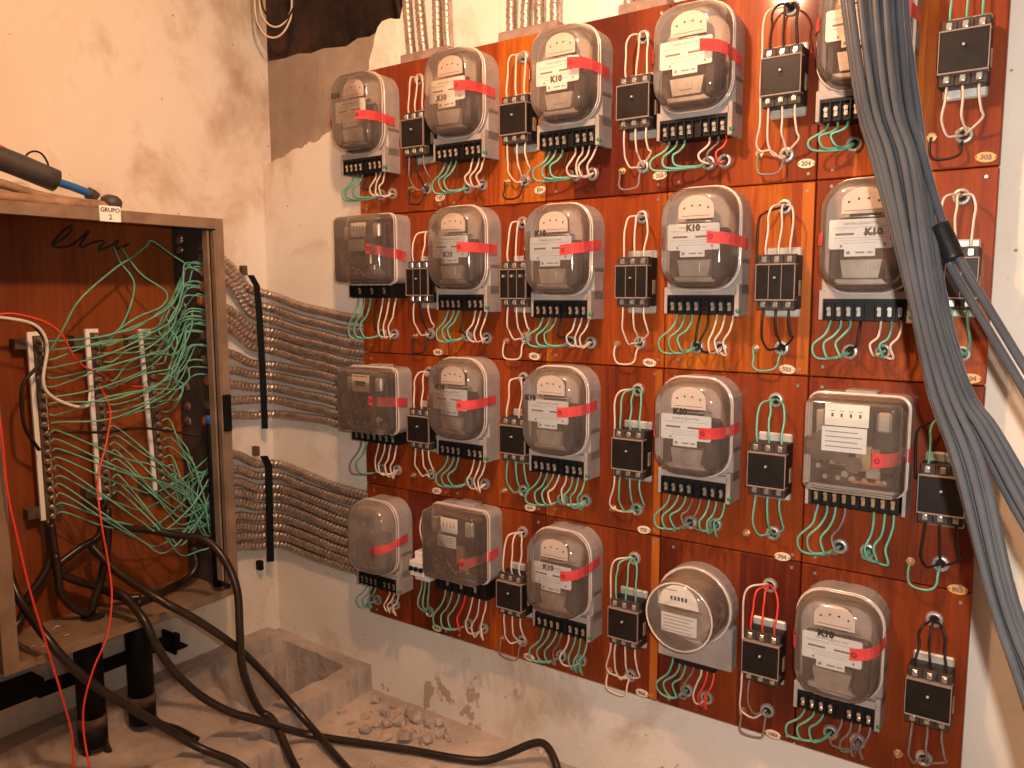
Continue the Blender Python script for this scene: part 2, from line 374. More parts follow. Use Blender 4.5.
# ------------------------------------------------------------------ meter board
ROWZ = [1.909, 1.5, 1.1, 0.699, 0.286]; COLX = [0.0, 0.3275, 0.6470, 0.9710, 1.2960, 1.615]
board = thing('meter_board', 'large varnished red-brown wooden board of twenty panels carrying the meters', 'board', (0, 0, 0.286))
B0 = Vector((0, 0, 0.286))
bm = bmesh.new(); box(bm, 0.02, 1.60, 0.026, YW, 0.286-0.286+0.02, 1.6)
obj('backing_frame', mesh_of(bm, 'dusty_frame'), board)
# ring and hole of a wire grommet, stud, screw
bm = bmesh.new(); prof = [(0.0085, 0.002), (0.0085, -0.0045), (0.011, -0.0075), (0.0145, -0.0065), (0.0165, -0.001), (0.0165, 0.001)]
rings = [[(r*math.cos(t), y, r*math.sin(t)) for r, y in prof] for t in [2*math.pi*k/14 for k in range(14)]]
for a in range(14):
    A = rings[a]; Bq = rings[(a+1) % 14]
    for k in range(len(prof)-1): bm.faces.new([bm.verts.new(v) for v in (A[k], A[k+1], Bq[k+1], Bq[k])])
bmesh.ops.remove_doubles(bm, verts=bm.verts, dist=1e-5)
cyl_y(bm, 0, 0, 0.009, -0.0015, 0.001, 12, 1)
GROMMET = mesh_of(bm, ['grommet_steel', 'hole_dark'])
bm = bmesh.new(); cyl_y(bm, 0, 0, 0.009, 0.0, -0.003, 6); cyl_y(bm, 0, 0, 0.0065, -0.003, -0.010, 6); cyl_y(bm, 0, 0, 0.003, -0.010, -0.018, 6)
STUD = mesh_of(bm, 'screw_brass')
bm = bmesh.new(); cyl_y(bm, 0, 0, 0.0042, 0.0, -0.0022, 8, 0, 0.0032); SCREW = mesh_of(bm, 'screw_steel')
CELLS = [(r, c) for r in range(4) for c in range(5)]
UP = [(0.239, 1.854), (0.584, 1.856), (0.908, 1.846), (1.234, 1.845), (1.541, 1.868), (0.282, 1.440), (0.579, 1.452), (0.912, 1.448), (1.235, 1.451), (1.557, 1.449), (0.259, 1.053), (0.581, 1.055), (0.908, 1.046), (1.231, 1.046), (1.557, 1.035), (0.256, 0.645), (0.578, 0.643), (0.905, 0.634), (1.232, 0.636), (1.554, 0.635)]
LO = [(0.263, 1.56), (0.586, 1.556), (0.912, 1.561), (1.235, 1.556), (1.555, 1.56), (0.265, 1.162), (0.588, 1.159), (0.91, 1.158), (1.239, 1.157), (1.573, 1.159), (0.263, 0.76), (0.581, 0.756), (0.909, 0.757), (1.235, 0.754), (1.559, 0.749), (0.248, 0.346), (0.576, 0.341), (0.899, 0.334), (1.236, 0.347), (1.55, 0.343)]
ST = [(0.209, 1.564), (0.532, 1.557), (0.86, 1.556), (1.179, 1.564), (1.502, 1.562), (0.211, 1.154), (0.528, 1.15), (0.852, 1.153), (1.184, 1.155), None, (0.196, 0.748), (0.519, 0.748), (0.846, 0.75), (1.177, 0.745), (1.506, 0.744), None, (0.514, 0.335), (0.841, 0.33), (1.181, 0.33), (1.503, 0.338)]
M1 = [(0.09, 1.556), (0.403, 1.552), (0.736, 1.558), (1.068, 1.555), (1.366, 1.564), (0.082, 1.156), (0.398, 1.159), (0.724, 1.154), (1.051, 1.153), (1.375, 1.155), (0.07, 0.751), (0.401, 0.756), (0.7, 0.751), (1.046, 0.747), (1.373, 0.75), (0.037, 0.335), (0.393, 0.345), (0.7, 0.332), (1.046, 0.339), (1.371, 0.34)]
M2 = [(0.133, 1.556), (0.452, 1.556), (0.78, 1.556), (1.104, 1.556), (1.426, 1.562), (0.13, 1.157), (0.464, 1.156), (0.779, 1.154), (1.106, 1.153), (1.437, 1.158), (0.131, 0.755), (0.454, 0.757), (0.768, 0.758), (1.105, 0.752), (1.427, 0.75), (0.113, 0.338), (0.446, 0.344), (0.759, 0.335), (1.095, 0.335), (1.425, 0.338)]
g = 0.0012
PANEL_TONE = [.5, .6, .4, .6, .45, .65, .55, .75, .8, .75, .25, .4, .55, .45, .45, .3, .25, .35, .4, .3]
for i, (r, c) in enumerate(CELLS):
    x0, x1, z1, z0 = COLX[c]+g, COLX[c+1]-g, ROWZ[r]-g, ROWZ[r+1]+g
    bm = bmesh.new(); box(bm, x0, x1, 0.0, 0.026+J(0.0005), z0-0.286, z1-0.286, 0, 0.0018)
    pan = obj('wood_panel', mesh_of(bm, 'board_wood'), board); pan.color = (PANEL_TONE[i], PANEL_TONE[i], PANEL_TONE[i], 1)     # how light the panel's tone is
    for nm, me, p in (('grommet', GROMMET, UP[i]), ('grommet', GROMMET, LO[i]), ('grommet', GROMMET, M1[i]), ('grommet', GROMMET, M2[i]), ('stud', STUD, ST[i])):
        if p: obj(nm, me, pan, (p[0], 0, p[1]-0.286))
    for sx, sz in ((x0+0.03, z0+0.018), (x1-0.016, z0+0.014), (x0+0.03, z1-0.016), (x1-0.016, z1-0.016)): obj('screw', SCREW, pan, (sx+J(0.004), 0, sz-0.286+J(0.004)))
wood('strip_wood', (0.30, 0.07, 0.010), (0.46, 0.13, 0.016), (0.66, 0.24, 0.03), 0.5)
for (r, c, w, dx) in ((1, 3, 0.024, 0.0), (2, 2, 0.018, 0.0), (3, 2, 0.020, 0.0), (1, 0, 0.03, 0.0)):
    xr = COLX[c+1]-0.002-dx; bm = bmesh.new(); box(bm, xr-w, xr, -0.0016, 0.004, ROWZ[r+1]+0.004-0.286, ROWZ[r]-0.004-0.286, 0, 0.0005)
    obj('edge_strip', mesh_of(bm, 'strip_wood'), board).color = (0.5, 0.5, 0.5, 1)
for (x0, x1) in ((0.165, 0.335), (0.50, 0.675), (0.84, 0.96)):
    bm = bmesh.new(); box(bm, x0, x1, 0.003, 0.048, 1.602, 1.645, 0, 0.003); obj('conduit_entry_block', mesh_of(bm, 'dusty_frame'), board)

# ------------------------------------------------------------------ number plates
PL = [(0.306, 1.533), (0.63, 1.53), (0.953, 1.538), (1.275, 1.535), (1.592, 1.517), (0.292, 1.111), (0.614, 1.113), (0.935, 1.112), (1.252, 1.113), (1.590, 1.113), (0.281, 0.713), (0.601, 0.713), (0.928, 0.709), (1.256, 0.705), (1.590, 0.703), (0.274, 0.302), (0.597, 0.3), (0.93, 0.297), (1.25, 0.295)]
NUM = ['103', '104', '203', '204', '303', '304', '403', '404', '503', '504', '603', '604', '703', '704', '803', '804', '903', '904', '1003']
bm = bmesh.new(); E = [(0.0175*math.cos(t), 0.0095*math.sin(t)) for t in [2*math.pi*k/20 for k in range(20)]]
loft(bm, [[(x, 0, z) for x, z in E], [(x, -0.0015, z) for x, z in E], [(x*0.94, -0.0022, z*0.94) for x, z in E]], True, True); PLATE = mesh_of(bm, 'plate_ivory'); PLATE_A = PLATE.copy(); PLATE_A.materials[0] = M['plate_amber']
bm = bmesh.new(); cyl_y(bm, 0, 0, 0.0016, 0, -0.0012, 8); PIN = mesh_of(bm, 'print_brown')
ORD = ['first', 'second', 'third', 'fourth', 'fifth']; ROWN = ['top row', 'second row', 'third row', 'bottom row']
for (x, z), s in zip(PL, NUM):
    t = thing('number_plate', ('brassy' if x > 1.5 else 'ivory')+' oval plate reading %s below the %s breaker of the %s' % (s, ORD[PL.index((x, z)) % 5], ROWN[PL.index((x, z))//5]), 'number plate', (x, 0, z), 'oval number plates')
    t.rotation_euler = (0, J(0.12), 0)
    obj('plate', PLATE_A if x > 1.5 else PLATE, t); obj('lettering', text_mesh(s, 0.0125 if len(s) == 3 else 0.0105, 'print_brown', 0.0006), t, (0, -0.0027, -0.0004))
    for sx in (-1, 1): obj('pin', PIN, t, (sx*0.0148, -0.002, 0))

# ------------------------------------------------------------------ electricity meters
def cover_mesh(w, h, rc, secs, mat, zc, ringmat='glass_ring', bulge=None):
    bm = bmesh.new(); rings = []
    for y, ins in secs: rings.append([(x, y, zc+z) for x, z in rrect(w-2*ins, h-2*ins, max(0.006, rc-ins*0.9))])
    loft(bm, rings, False, True)
    for (y, ins, rad) in ((secs[0][0], -0.001, 0.0022), (secs[0][0]-0.008, -0.0005, 0.0013)):
        P = [Vector((x, y, zc+z)) for x, z in rrect(w-2*ins, h-2*ins, max(0.006, rc-ins*0.9))]; P.append(P[0]); P.append(P[1])
        tube(bm, P, rad, 5, 1, caps=False)
    me = mesh_of(bm, [mat, ringmat], True); return me
K_SECS = [(-0.060, 0.0), (-0.094, 0.004), (-0.108, 0.010), (-0.116, 0.018), (-0.1195, 0.027), (-0.1205, 0.036)]
S_SECS = [(-0.058, 0.0), (-0.105, 0.004), (-0.114, 0.007), (-0.119, 0.013), (-0.1205, 0.021)]
W = 0.172; HK = 0.285
COV_K = cover_mesh(0.166, 0.216, 0.056, K_SECS, 'cover_clear', 0.160)
COV_D = cover_mesh(0.166, 0.216, 0.056, K_SECS, 'cover_dusty', 0.160)
# base with cheeks round the terminal block
bm = bmesh.new()
loft(bm, [[(x, y, 0.160+z) for x, z in rrect(w, 0.218*w/0.168, 0.057)] for y, w in ((0, 0.168), (-0.054, 0.168), (-0.058, 0.164))])
box(bm, -0.084, 0.084, -0.050, 0, 0.040, 0.12, 0, 0.003); box(bm, -0.084, -0.076, -0.064, 0, 0.0, 0.058, 0, 0.001); box(bm, 0.074, 0.084, -0.064, 0, -0.004, 0.064, 0, 0.001)
box(bm, -0.078, 0.078, -0.064, -0.05, 0.041, 0.056, 0, 0.001); BASE_K = mesh_of(bm, 'housing_grey')
bm = bmesh.new(); box(bm, -0.0755, 0.0735, -0.058, -0.004, 0.0, 0.0405)
for k in range(9): box(bm, -0.0755+k*0.0183, -0.0730+k*0.0183, -0.066, -0.057, 0.0, 0.038)
box(bm, -0.0755, 0.0735, -0.065, -0.057, 0.034, 0.0405); BLOCK_K = mesh_of(bm, 'terminal_black')
bm = bmesh.new(); box(bm, -0.0032, 0.0032, -0.0605, -0.057, -0.010, 0.004); cyl_y(bm, 0, 0.004, 0.0042, -0.060, -0.0635, 8); cyl_y(bm, 0, -0.007, 0.0036, -0.060, -0.0625, 8); TERM = mesh_of(bm, 'screw_steel'); TERM_B = TERM.copy(); TERM_B.materials[0] = M['screw_brass']
bm = bmesh.new(); box(bm, -0.064, 0.064, -0.074, -0.056, 0.078, 0.196, 0, 0.008); box(bm, 0.034, 0.062, -0.098, -0.07, 0.086, 0.170, 0, 0.006); box(bm, -0.062, -0.045, -0.090, -0.07, 0.09, 0.16, 0, 0.004); box(bm, -0.03, 0.022, -0.084, -0.056, 0.19, 0.252, 0, 0.006); CHASSIS = mesh_of(bm, 'dark_inside')
bm = bmesh.new()
P0 = [(-0.040, 0.128), (0.034, 0.128), (0.028, 0.094), (-0.034, 0.094)]
loft(bm, [[(x, -0.070, z) for x, z in P0], [(x, -0.098, z) for x, z in P0]]); box(bm, -0.016, 0.010, -0.100, -0.097, 0.104, 0.122); box(bm, -0.050, 0.044, -0.092, -0.075, 0.081, 0.093, 0, 0.002); FRAME = mesh_of(bm, 'frame_alloy')
bm = bmesh.new(); A = [(0.046*math.cos(t), -0.072+0.024*math.sin(t)) for t in [2*math.pi*k/24 for k in range(24)]]
loft(bm, [[(x-0.004, y, 0.207) for x, y in A], [(x-0.004, y, 0.2085) for x, y in A]]); DISC = mesh_of(bm, 'frame_alloy')
# register plate with a rounded top and four little dials
def arch(w, h, n=10):
    return [(-w/2, 0), (w/2, 0), (w/2, h*0.45)] + [(w/2*math.cos(math.pi*k/n), h*0.45+h*0.55*math.sin(math.pi*k/n)) for k in range(1, n)] + [(-w/2, h*0.45)]
bm = bmesh.new(); A = arch(0.078, 0.048); loft(bm, [[(x-0.004, -0.088, 0.214+z) for x, z in A], [(x-0.004, -0.0905, 0.214+z) for x, z in A]]); REG = mesh_of(bm, 'register_face')
bm = bmesh.new()
for k in range(4):
    x = -0.030+k*0.0175; cyl_y(bm, x, 0.236+0.005*(k in (1, 2)), 0.0022, -0.0905, -0.0912, 8); a = 0.8+k*1.3
    cz = 0.236+0.005*(k in (1, 2)); dx, dz = 0.006*math.cos(a), 0.006*math.sin(a)
    bm.faces.new([bm.verts.new(v) for v in ((x-0.0008*math.sin(a), -0.0913, cz+0.0008*math.cos(a)), (x+0.0008*math.sin(a), -0.0913, cz-0.0008*math.cos(a)), (x+dx, -0.0913, cz+dz))])
box(bm, -0.036, 0.028, -0.0908, -0.09, 0.2195, 0.2205); DIAL = mesh_of(bm, 'print_black')
# nameplate with lower tab
NP = [(-0.058, 0.148), (-0.032, 0.148), (-0.032, 0.134), (0.022, 0.134), (0.022, 0.148), (0.050, 0.148), (0.053, 0.151), (0.053, 0.200), (0.050, 0.203), (-0.058, 0.203), (-0.061, 0.200), (-0.061, 0.151)]
bm = bmesh.new(); A = [bm.verts.new((x, -0.101, z)) for x, z in NP]; Bq = [bm.verts.new((x, -0.1035, z)) for x, z in NP]
fa = bm.faces.new(A); fb = bm.faces.new(Bq[::-1])
for k in range(len(A)): bm.faces.new((A[k], A[(k+1) % len(A)], Bq[(k+1) % len(A)], Bq[k]))
bmesh.ops.triangulate(bm, faces=[fa, fb]); NAME = mesh_of(bm, 'plate_white')
def quads(rects, y, mat):
    bm = bmesh.new()
    for x0, x1, z0, z1 in rects: box(bm, x0, x1, y-0.0004, y, z0, z1)
    return mesh_of(bm, mat)
SLOT = quads([(-0.049, -0.016, 0.1735, 0.1775), (0.001, 0.036, 0.1735, 0.1775)], -0.1036, 'print_brown')
LINES = quads([(-0.054, 0.044, 0.1875, 0.1882), (-0.05, -0.01, 0.1845, 0.185), (-0.054, 0.044, 0.168, 0.1686), (-0.04, 0.03, 0.1635, 0.164), (-0.036, 0.026, 0.1585, 0.1591), (-0.012, 0.004, 0.1395, 0.1425), (0.008, 0.018, 0.1395, 0.1425), (-0.028, -0.022, 0.138, 0.144), (-0.040, -0.036, 0.151, 0.156), (0.036, 0.040, 0.153, 0.158)], -0.1036, 'print_grey')
GE_TXT = text_mesh('GENERAL     ELECTRIC', 0.0062, 'print_grey', 0.0001); GE_EMB = None
bm = bmesh.new(); 
for k in range(12):
    t = 2*math.pi*k/12; box(bm, 0.0032*math.cos(t)-0.0005, 0.0032*math.cos(t)+0.0005, -0.0004, 0, 0.0032*math.sin(t)-0.0005, 0.0032*math.sin(t)+0.0005)
box(bm, -0.0012, 0.0012, -0.0004, 0, -0.0012, 0.0012); GE_EMB = mesh_of(bm, 'print_grey')
K10 = text_mesh('K10', 0.0185, 'print_black', 0.0011)
bm = bmesh.new(); bmesh.ops.create_icosphere(bm, subdivisions=1, radius=0.007); SEALG = mesh_of(bm, 'seal_green', True)
def tape_mesh(z, slope, w=0.024, depth=-0.022, side=0.0850, front=-0.1225, xs=0.034):
    pts = [(xs, front), (0.050, front+0.0005), (0.060, front+0.003), (0.068, front+0.0075), (0.0748, front+0.016), (0.0812, front+0.030), (side-0.0005, -0.064), (side+0.0022, -0.058), (side+0.0012, -0.05), (side+0.0012, depth)]
    bm = bmesh.new(); s = 0.0; rings = []
    for k, (x, y) in enumerate(pts):
        if k: s += math.hypot(x-pts[k-1][0], y-pts[k-1][1])
        zz = z+slope*s; nx, ny = (0.6, -0.8) if 2 < k < 6 else ((0, -1) if k <= 2 else (1, 0)); e = 0.0006
        rings.append([(x, y, zz-w/2), (x, y, zz+w/2), (x+nx*e, y+ny*e, zz+w/2), (x+nx*e, y+ny*e, zz-w/2)])
    loft(bm, rings); return mesh_of(bm, 'seal_film')
def tape_left(z, w=0.024):
    pts = [(-0.0690, -0.1165), (-0.0760, -0.1075), (-0.0815, -0.094), (-0.0845, -0.064), (-0.0850, -0.05)]
    bm = bmesh.new(); loft(bm, [[(x, y, z-w/2), (x, y, z+w/2), (x-0.0006, y, z+w/2), (x-0.0006, y, z-w/2)] for x, y in pts]); return mesh_of(bm, 'seal_film')
bm = bmesh.new()
for k in range(10):
    t0, t1 = 2*math.pi*k/10, 2*math.pi*(k+1)/10
    bm.faces.new([bm.verts.new((r*math.cos(t), 0, r*math.sin(t))) for r, t in ((0.0028, t0), (0.0055, t0), (0.0055, t1), (0.0028, t1))])
TAPE_O = mesh_of(bm, 'tape_print')
GW, WW, BW, RW = 'wire_green', 'wire_white', 'wire_black', 'wire_red'
WR = 0.0025
def meter_wires(root, base, z0, tx, i, lcols, rcols, y0=-0.035, drop=0.02):
    """root-local wires from the terminals down into the two grommets below the meter"""
    off = Vector(base); n = 0
    def add(pts, col):
        o = obj('wire', wire_mesh([Vector(p)+Vector((J(.0015), J(.003), J(.0015))) for p in pts], WR, col, 6, 5, off), root); return o
    xg, zg = M1[i]; h = z0-zg
    for k, col in enumerate(lcols):
        x = base[0]+tx[k]; lx = x-0.026-0.004*(2-k)+J(.003)
        if col == BW: add([(x, y0, z0+0.004), (x, y0-.01, z0-0.3*h), (x-.004, y0-.012, zg+.25*h), (xg+.004, -.03, zg+.012), (xg, -.006, zg), (xg, .012, zg)], col); continue
        add([(x, y0, z0+0.004), (x-.001, y0-.006, z0-0.22*h), (x-.010, y0-.012, z0-0.48*h), (lx, y0-.016, zg+.20*h+.003*k), (lx+.008, y0-.012, zg-.012+.003*k), (xg-.020+.003*k, -.030, zg-.012+.002*k), (xg-.003, -.010, zg-.002), (xg+.001, .012, zg)], col)
    xg, zg = M2[i]
    for k, col in enumerate(rcols):
        x = base[0]+tx[-len(rcols)+k]; lx = x-0.014+J(.004); lx = max(lx, xg-.042+.010*k)
        add([(x, y0, z0+0.004), (x+.001, y0-.008, z0-0.25*h), (x-.003, y0-.014, z0-0.5*h), (lx, y0-.016, zg+.22*h), (lx+.004, y0-.01, zg-.004-.003*k), (xg-.008+.005*k, -.024, zg-.008), (xg+.002*k, -.008, zg), (xg, .012, zg)], col)
TX_K = [-0.0652+0.0183*k for k in range(8)]
def meter_label(kind, r, c): return '%s, %s from left in the %s' % (kind, ORD[c], ROWN[r])
def k_meter(r, c, xl, zb, k10=None, tape=(0.172, -0.10), dusty=False, plain=False, lcols=(GW, GW, GW), rcols=(WW, WW, WW), kind=None, left=True, sc=1.0):
    i = r*5+c; base = (xl+0.086, 0, zb)
    t = thing('electricity_meter', meter_label(kind or 'rounded electricity meter with white nameplate', r, c), 'electricity meter', base, 'electricity meters on the board')
    obj('base', BASE_K, t); cv = obj('cover', COV_D if dusty else COV_K, t)
    bl = obj('terminal_block', BLOCK_K, t)
    for k in range(8):
        if k != 4: obj('terminal', TERM, bl, (TX_K[k], 0, 0.018))
    obj('chassis', CHASSIS, t, (0, 0, -0.014))
    if not plain:
        dz = (0, 0, -0.013); obj('magnet_frame', FRAME, t, dz); obj('disc', DISC, t, dz); rg = obj('register', REG, t, dz); obj('dial', DIAL, rg)
        nm = obj('nameplate', NAME, t, dz); obj('slot', SLOT, nm); obj('fine_print', LINES, nm)
        obj('lettering', GE_TXT, nm, (-0.004, -0.1038, 0.1945)); obj('emblem', GE_EMB, nm, (-0.004, -0.1036, 0.1945))
        if k10 and k10[1] < 0.206: obj('lettering', K10, nm, (k10[0], -0.1044, k10[1]))
        elif k10: obj('lettering', K10, cv, (k10[0], -0.1212, k10[1]-0.013))      # printed on the cover itself
    xs = tape[2] if len(tape) > 2 else 0.034; tape = (tape[0]-0.012, tape[1]); tp = obj('seal_tape', tape_mesh(*tape, xs=xs), t); tp['label'] = 'red seal tape'
    obj('tape_mark', TAPE_O, tp, (xs+0.008, -0.1234 if xs < 0.04 else -0.1225, tape[0]))
    if left: obj('seal_tape', tape_left(tape[0]-0.006), t)['label'] = 'red seal tape'
    obj('wire_seal', SEALG, t, (0.082, -0.060, 0.008))
    meter_wires(t, base, zb, TX_K, i, lcols, rcols); return t
G3 = (GW, GW, GW); G3B = (GW, GW, GW, BW); W3 = (WW, WW, WW)
k_meter(0, 0, -0.007, 1.612, (-0.042, 0.216), (0.155, -0.06), lcols=G3B)
k_meter(0, 1, 0.336, 1.618, (-0.020, 0.158), (0.176, -0.05), lcols=G3)
k_meter(0, 2, 0.660, 1.614, (-0.006, 0.158), (0.182, -0.08), lcols=G3B, rcols=(WW,)*4)
k_meter(0, 3, 0.970, 1.602, None, (0.180, -0.16), lcols=(GW, GW, GW), rcols=(WW, 'wire_grey', RW))
k_meter(0, 4, 1.303, 1.602, None, (0.185, -0.02), lcols=(GW, GW, GW), rcols=W3)
k_meter(1, 1, 0.340, 1.230, (-0.010, 0.156), (0.172, -0.03), lcols=G3B)
k_meter(1, 2, 0.643, 1.216, (-0.020, 0.209), (0.168, 0.12), lcols=G3B)
k_meter(1, 3, 0.995, 1.228, (-0.004, 0.1935), (0.172, -0.10), lcols=G3B, rcols=(BW, WW, WW, WW))
k_meter(1, 4, 1.324, 1.220, (0.018, 0.178), (0.172, 0.0, 0.0495), lcols=G3B, rcols=(WW, GW, WW))
k_meter(2, 1, 0.334, 0.836, (-0.022, 0.208), (0.164, 0.06), lcols=G3)
k_meter(2, 2, 0.637, 0.829, (-0.042, 0.208), (0.178, 0.07), lcols=(GW, GW, GW, WW), rcols=(WW, GW, GW, GW))
k_meter(2, 3, 0.988, 0.823, (-0.010, 0.212), (0.168, 0.04), lcols=(GW, GW, GW, 'wire_grey'), rcols=('wire_grey', GW, GW, GW))
k_meter(3, 0, 0.014, 0.404, None, (0.150, 0.18), True, True, lcols=G3, rcols=W3, kind='dusty electricity meter with bare face')
k_meter(3, 2, 0.648, 0.424, (-0.012, 0.193), (0.186, 0.16), lcols=(GW, GW, GW, 'wire_grey'), rcols=(WW, GW, GW, GW))
k_meter(3, 4, 1.305, 0.406, (-0.012, 0.212), (0.182, 0.16), lcols=G3, rcols=('wire_grey',)*4)
# square glass-boxed meters with gears in sight
def gear(bm, x, z, r, y0, y1, mi=0, n=16):
    A = [((r if k % 2 else r*0.86)*math.cos(2*math.pi*k/(2*n))+x, (r if k % 2 else r*0.86)*math.sin(2*math.pi*k/(2*n))+z) for k in range(2*n)]
    loft(bm, [[(px, y0, pz) for px, pz in A], [(px, y1, pz) for px, pz in A]], mi=mi)
def square_meter(r, c, xl, w, zb, z0, h, kind, variant, lcols, rcols, tape, dusty=False, rc=0.022):
    i = r*5+c; base = (xl+w/2, 0, zb); zc = z0-zb+h/2
    t = thing('electricity_meter', meter_label(kind, r, c), 'electricity meter', base, 'electricity meters on the board')
    bm = bmesh.new(); loft(bm, [[(x, y, zc+z) for x, z in rrect(ww, h*ww/w, rc)] for y, ww in ((0, w), (-0.052, w), (-0.056, w*0.98))])
    if variant == 'big': box(bm, -w/2, -w/2+0.006, -0.062, 0, 0, 0.05); box(bm, w/2-0.006, w/2, -0.062, 0, 0, 0.05)
    box(bm, -0.03, 0.03, -0.04, 0, zc+h/2-0.004, zc+h/2+0.006, 0, 0.002)
    obj('base', mesh_of(bm, 'housing_grey'), t)
    obj('cover', cover_mesh(w-0.002, h, rc, S_SECS, 'cover_dusty' if dusty else 'cover_clear', zc), t)
    bw = w*0.88; bh = max(0.03, z0-zb+0.004)
    bm = bmesh.new(); box(bm, -bw/2, bw/2, -0.055, -0.002, 0, bh, 0, 0.001)
    n = 10 if variant == 'big' else 8
    for k in range(n): x = -bw/2+(k)*(bw-0.003)/(n-1); box(bm, x, x+0.003, -0.062, -0.054, 0.002, bh-0.004)
    bl = obj('terminal_block', mesh_of(bm, 'terminal_black'), t)
    tx = [-bw/2+0.5*bw/(n-1)+k*(bw-0.003)/(n-1) for k in range(n-1)]
    for k, x in enumerate(tx):
        if variant != 'dark' or k % 2: obj('terminal', TERM_B if variant == 'big' else TERM, bl, (x, 0.004, bh*0.5))
    bm = bmesh.new(); box(bm, -w*0.36, w*0.40, -0.066, -0.05, zc-h*0.42, zc+h*0.40, 0, 0.006)
    box(bm, w*0.18, w*0.40, -0.085, -0.06, zc-h*0.05, zc+h*0.36, 0, 0.004); box(bm, -w*0.30, w*0.40, -0.092, -0.06, zc-h*0.42, zc-h*0.26, 0, 0.008)
    box(bm, -w*0.46, w*0.46, -0.0585, -0.05, zc-h*0.455, zc+h*0.44)
    obj('chassis', mesh_of(bm, 'dark_inside'), t)
    bm = bmesh.new(); gear(bm, -w*0.30, zc-h*0.02, h*0.16, -0.100, -0.094); gear(bm, -w*0.12, zc-h*0.10, h*0.10, -0.098, -0.09); gear(bm, w*0.02, zc-h*0.18, h*0.09, -0.1, -0.092)
    obj('gear_train', mesh_of(bm, 'brown_inside'), t)
    bm = bmesh.new(); box(bm, -w*0.22, w*0.06, -0.094, -0.09, zc-h*0.20, zc-h*0.12); box(bm, w*0.08, w*0.20, -0.1, -0.085, zc-h*0.22, zc+h*0.02, 0, 0.003)
    for k in range(5): cyl_y(bm, w*(-0.26+0.13*k), zc-h*0.33, 0.005, -0.096, -0.088, 8)
    obj('bracket', mesh_of(bm, 'screw_brass'), t)
    if variant == 'big':
        rg = (-0.052, 0.028, zc+h*0.20, zc+h*0.42); np_ = (-0.056, 0.026, zc-h*0.06, zc+h*0.19)
    elif variant == 'dial': rg = (-0.042, 0.026, zc+h*0.14, zc+h*0.40); np_ = None
    else: rg = (-0.035, 0.022, zc+h*0.18, zc+h*0.38); np_ = (-0.045, 0.018, zc-h*0.02, zc+h*0.14)
    bm = bmesh.new(); box(bm, rg[0], rg[1], -0.1, -0.098, rg[2], rg[3]); R = obj('register', mesh_of(bm, 'plate_white'), t)
    ww = rg[1]-rg[0]; zz = (rg[2]+rg[3])/2
    if variant == 'dial': me = quads([(rg[0]+ww*.2, rg[1]-ww*.2, zz-.009, zz+.006), (rg[0]+ww*.1, rg[1]-ww*.1, rg[3]-.006, rg[3]-.004)], -0.1001, 'print_black')
    else: me = quads([q for k in range(4) for q in ((rg[0]+ww*(0.15+0.21*k), rg[0]+ww*(0.20+0.21*k), zz-.004, zz+.003), (rg[0]+ww*(0.13+0.21*k), rg[0]+ww*(0.23+0.21*k), zz+.007, zz+.008))], -0.1001, 'print_black')
    obj('dial', me, R)
    if np_:
        bm = bmesh.new(); box(bm, np_[0], np_[1], -0.102, -0.1, np_[2], np_[3]); N = obj('nameplate', mesh_of(bm, 'plate_white'), t)
        ww = np_[1]-np_[0]; hh = np_[3]-np_[2]
        obj('fine_print', quads([(np_[0]+ww*.08, np_[1]-ww*.1*(1+k % 2), np_[2]+hh*(.18+.2*k), np_[2]+hh*(.22+.2*k)) for k in range(4)], -0.1021, 'print_grey'), N)
    bm = bmesh.new()
    for k in range(7): q = random.Random(k+i*9); cyl_y(bm, w*q.uniform(-.36, .36), zc+h*q.uniform(-.40, -.12), q.uniform(.003, .007), -0.098, -0.088, 8)
    box(bm, w*0.22, w*0.36, -0.098, -0.084, zc+h*0.16, zc+h*0.36, 0, 0.004); box(bm, w*0.14, w*0.28, -0.101, -0.09, zc-h*0.30, zc-h*0.22, 0, 0.002); box(bm, -w*0.38, -w*0.30, -0.09, -0.06, zc-h*0.1, zc+h*0.34, 0, 0.002)
    obj('metal_fitting', mesh_of(bm, 'frame_alloy'), t)
    if variant == 'big':
        bm = bmesh.new(); box(bm, 0.005, 0.05, -0.098, -0.085, zc-h*0.24, zc-h*0.02, 0, 0.003); obj('coil', mesh_of(bm, 'wood_stick'), t)
        bm = bmesh.new(); box(bm, 0.0, 0.065, -0.104, -0.09, zc-h*0.36, zc-h*0.335, 0, 0.002); box(bm, 0.005, 0.05, -0.100, -0.09, zc-h*0.03, zc-h*0.005, 0, 0.002); obj('copper_strap', mesh_of(bm, 'copper'), t)
    tp = obj('seal_tape', tape_mesh(tape[0], tape[1], 0.026, side=w/2+0.0006, xs=w/2-0.052, front=-0.1222), t); tp['label'] = 'red seal tape'
    obj('tape_mark', TAPE_O, tp, (w/2-0.044, -0.1232, tape[0]))
    meter_wires(t, base, zb, tx, i, lcols, rcols); return t
square_meter(1, 0, 0.0, 0.196, 1.262, 1.300, 0.194, 'square glass-boxed meter with visible gears', 'dark', G3B, W3, (0.135, -0.16))
square_meter(2, 0, -0.004, 0.196, 0.842, 0.874, 0.190, 'square clear-boxed meter with digit window', 'dial', ('wire_grey', GW), (WW,)*4, (0.135, -0.1))
square_meter(3, 1, 0.314, 0.196, 0.452, 0.500, 0.200, 'square glass-boxed meter with brass gears', 'dark', (GW, GW, GW, RW), (WW, WW, WW), (0.115, 0.14))
square_meter(2, 4, 1.314, 0.186, 0.846, 0.882, 0.194, 'large square meter with brass coils', 'big', G3+('wire_grey',), (GW, GW, GW), (0.115, 0.06))
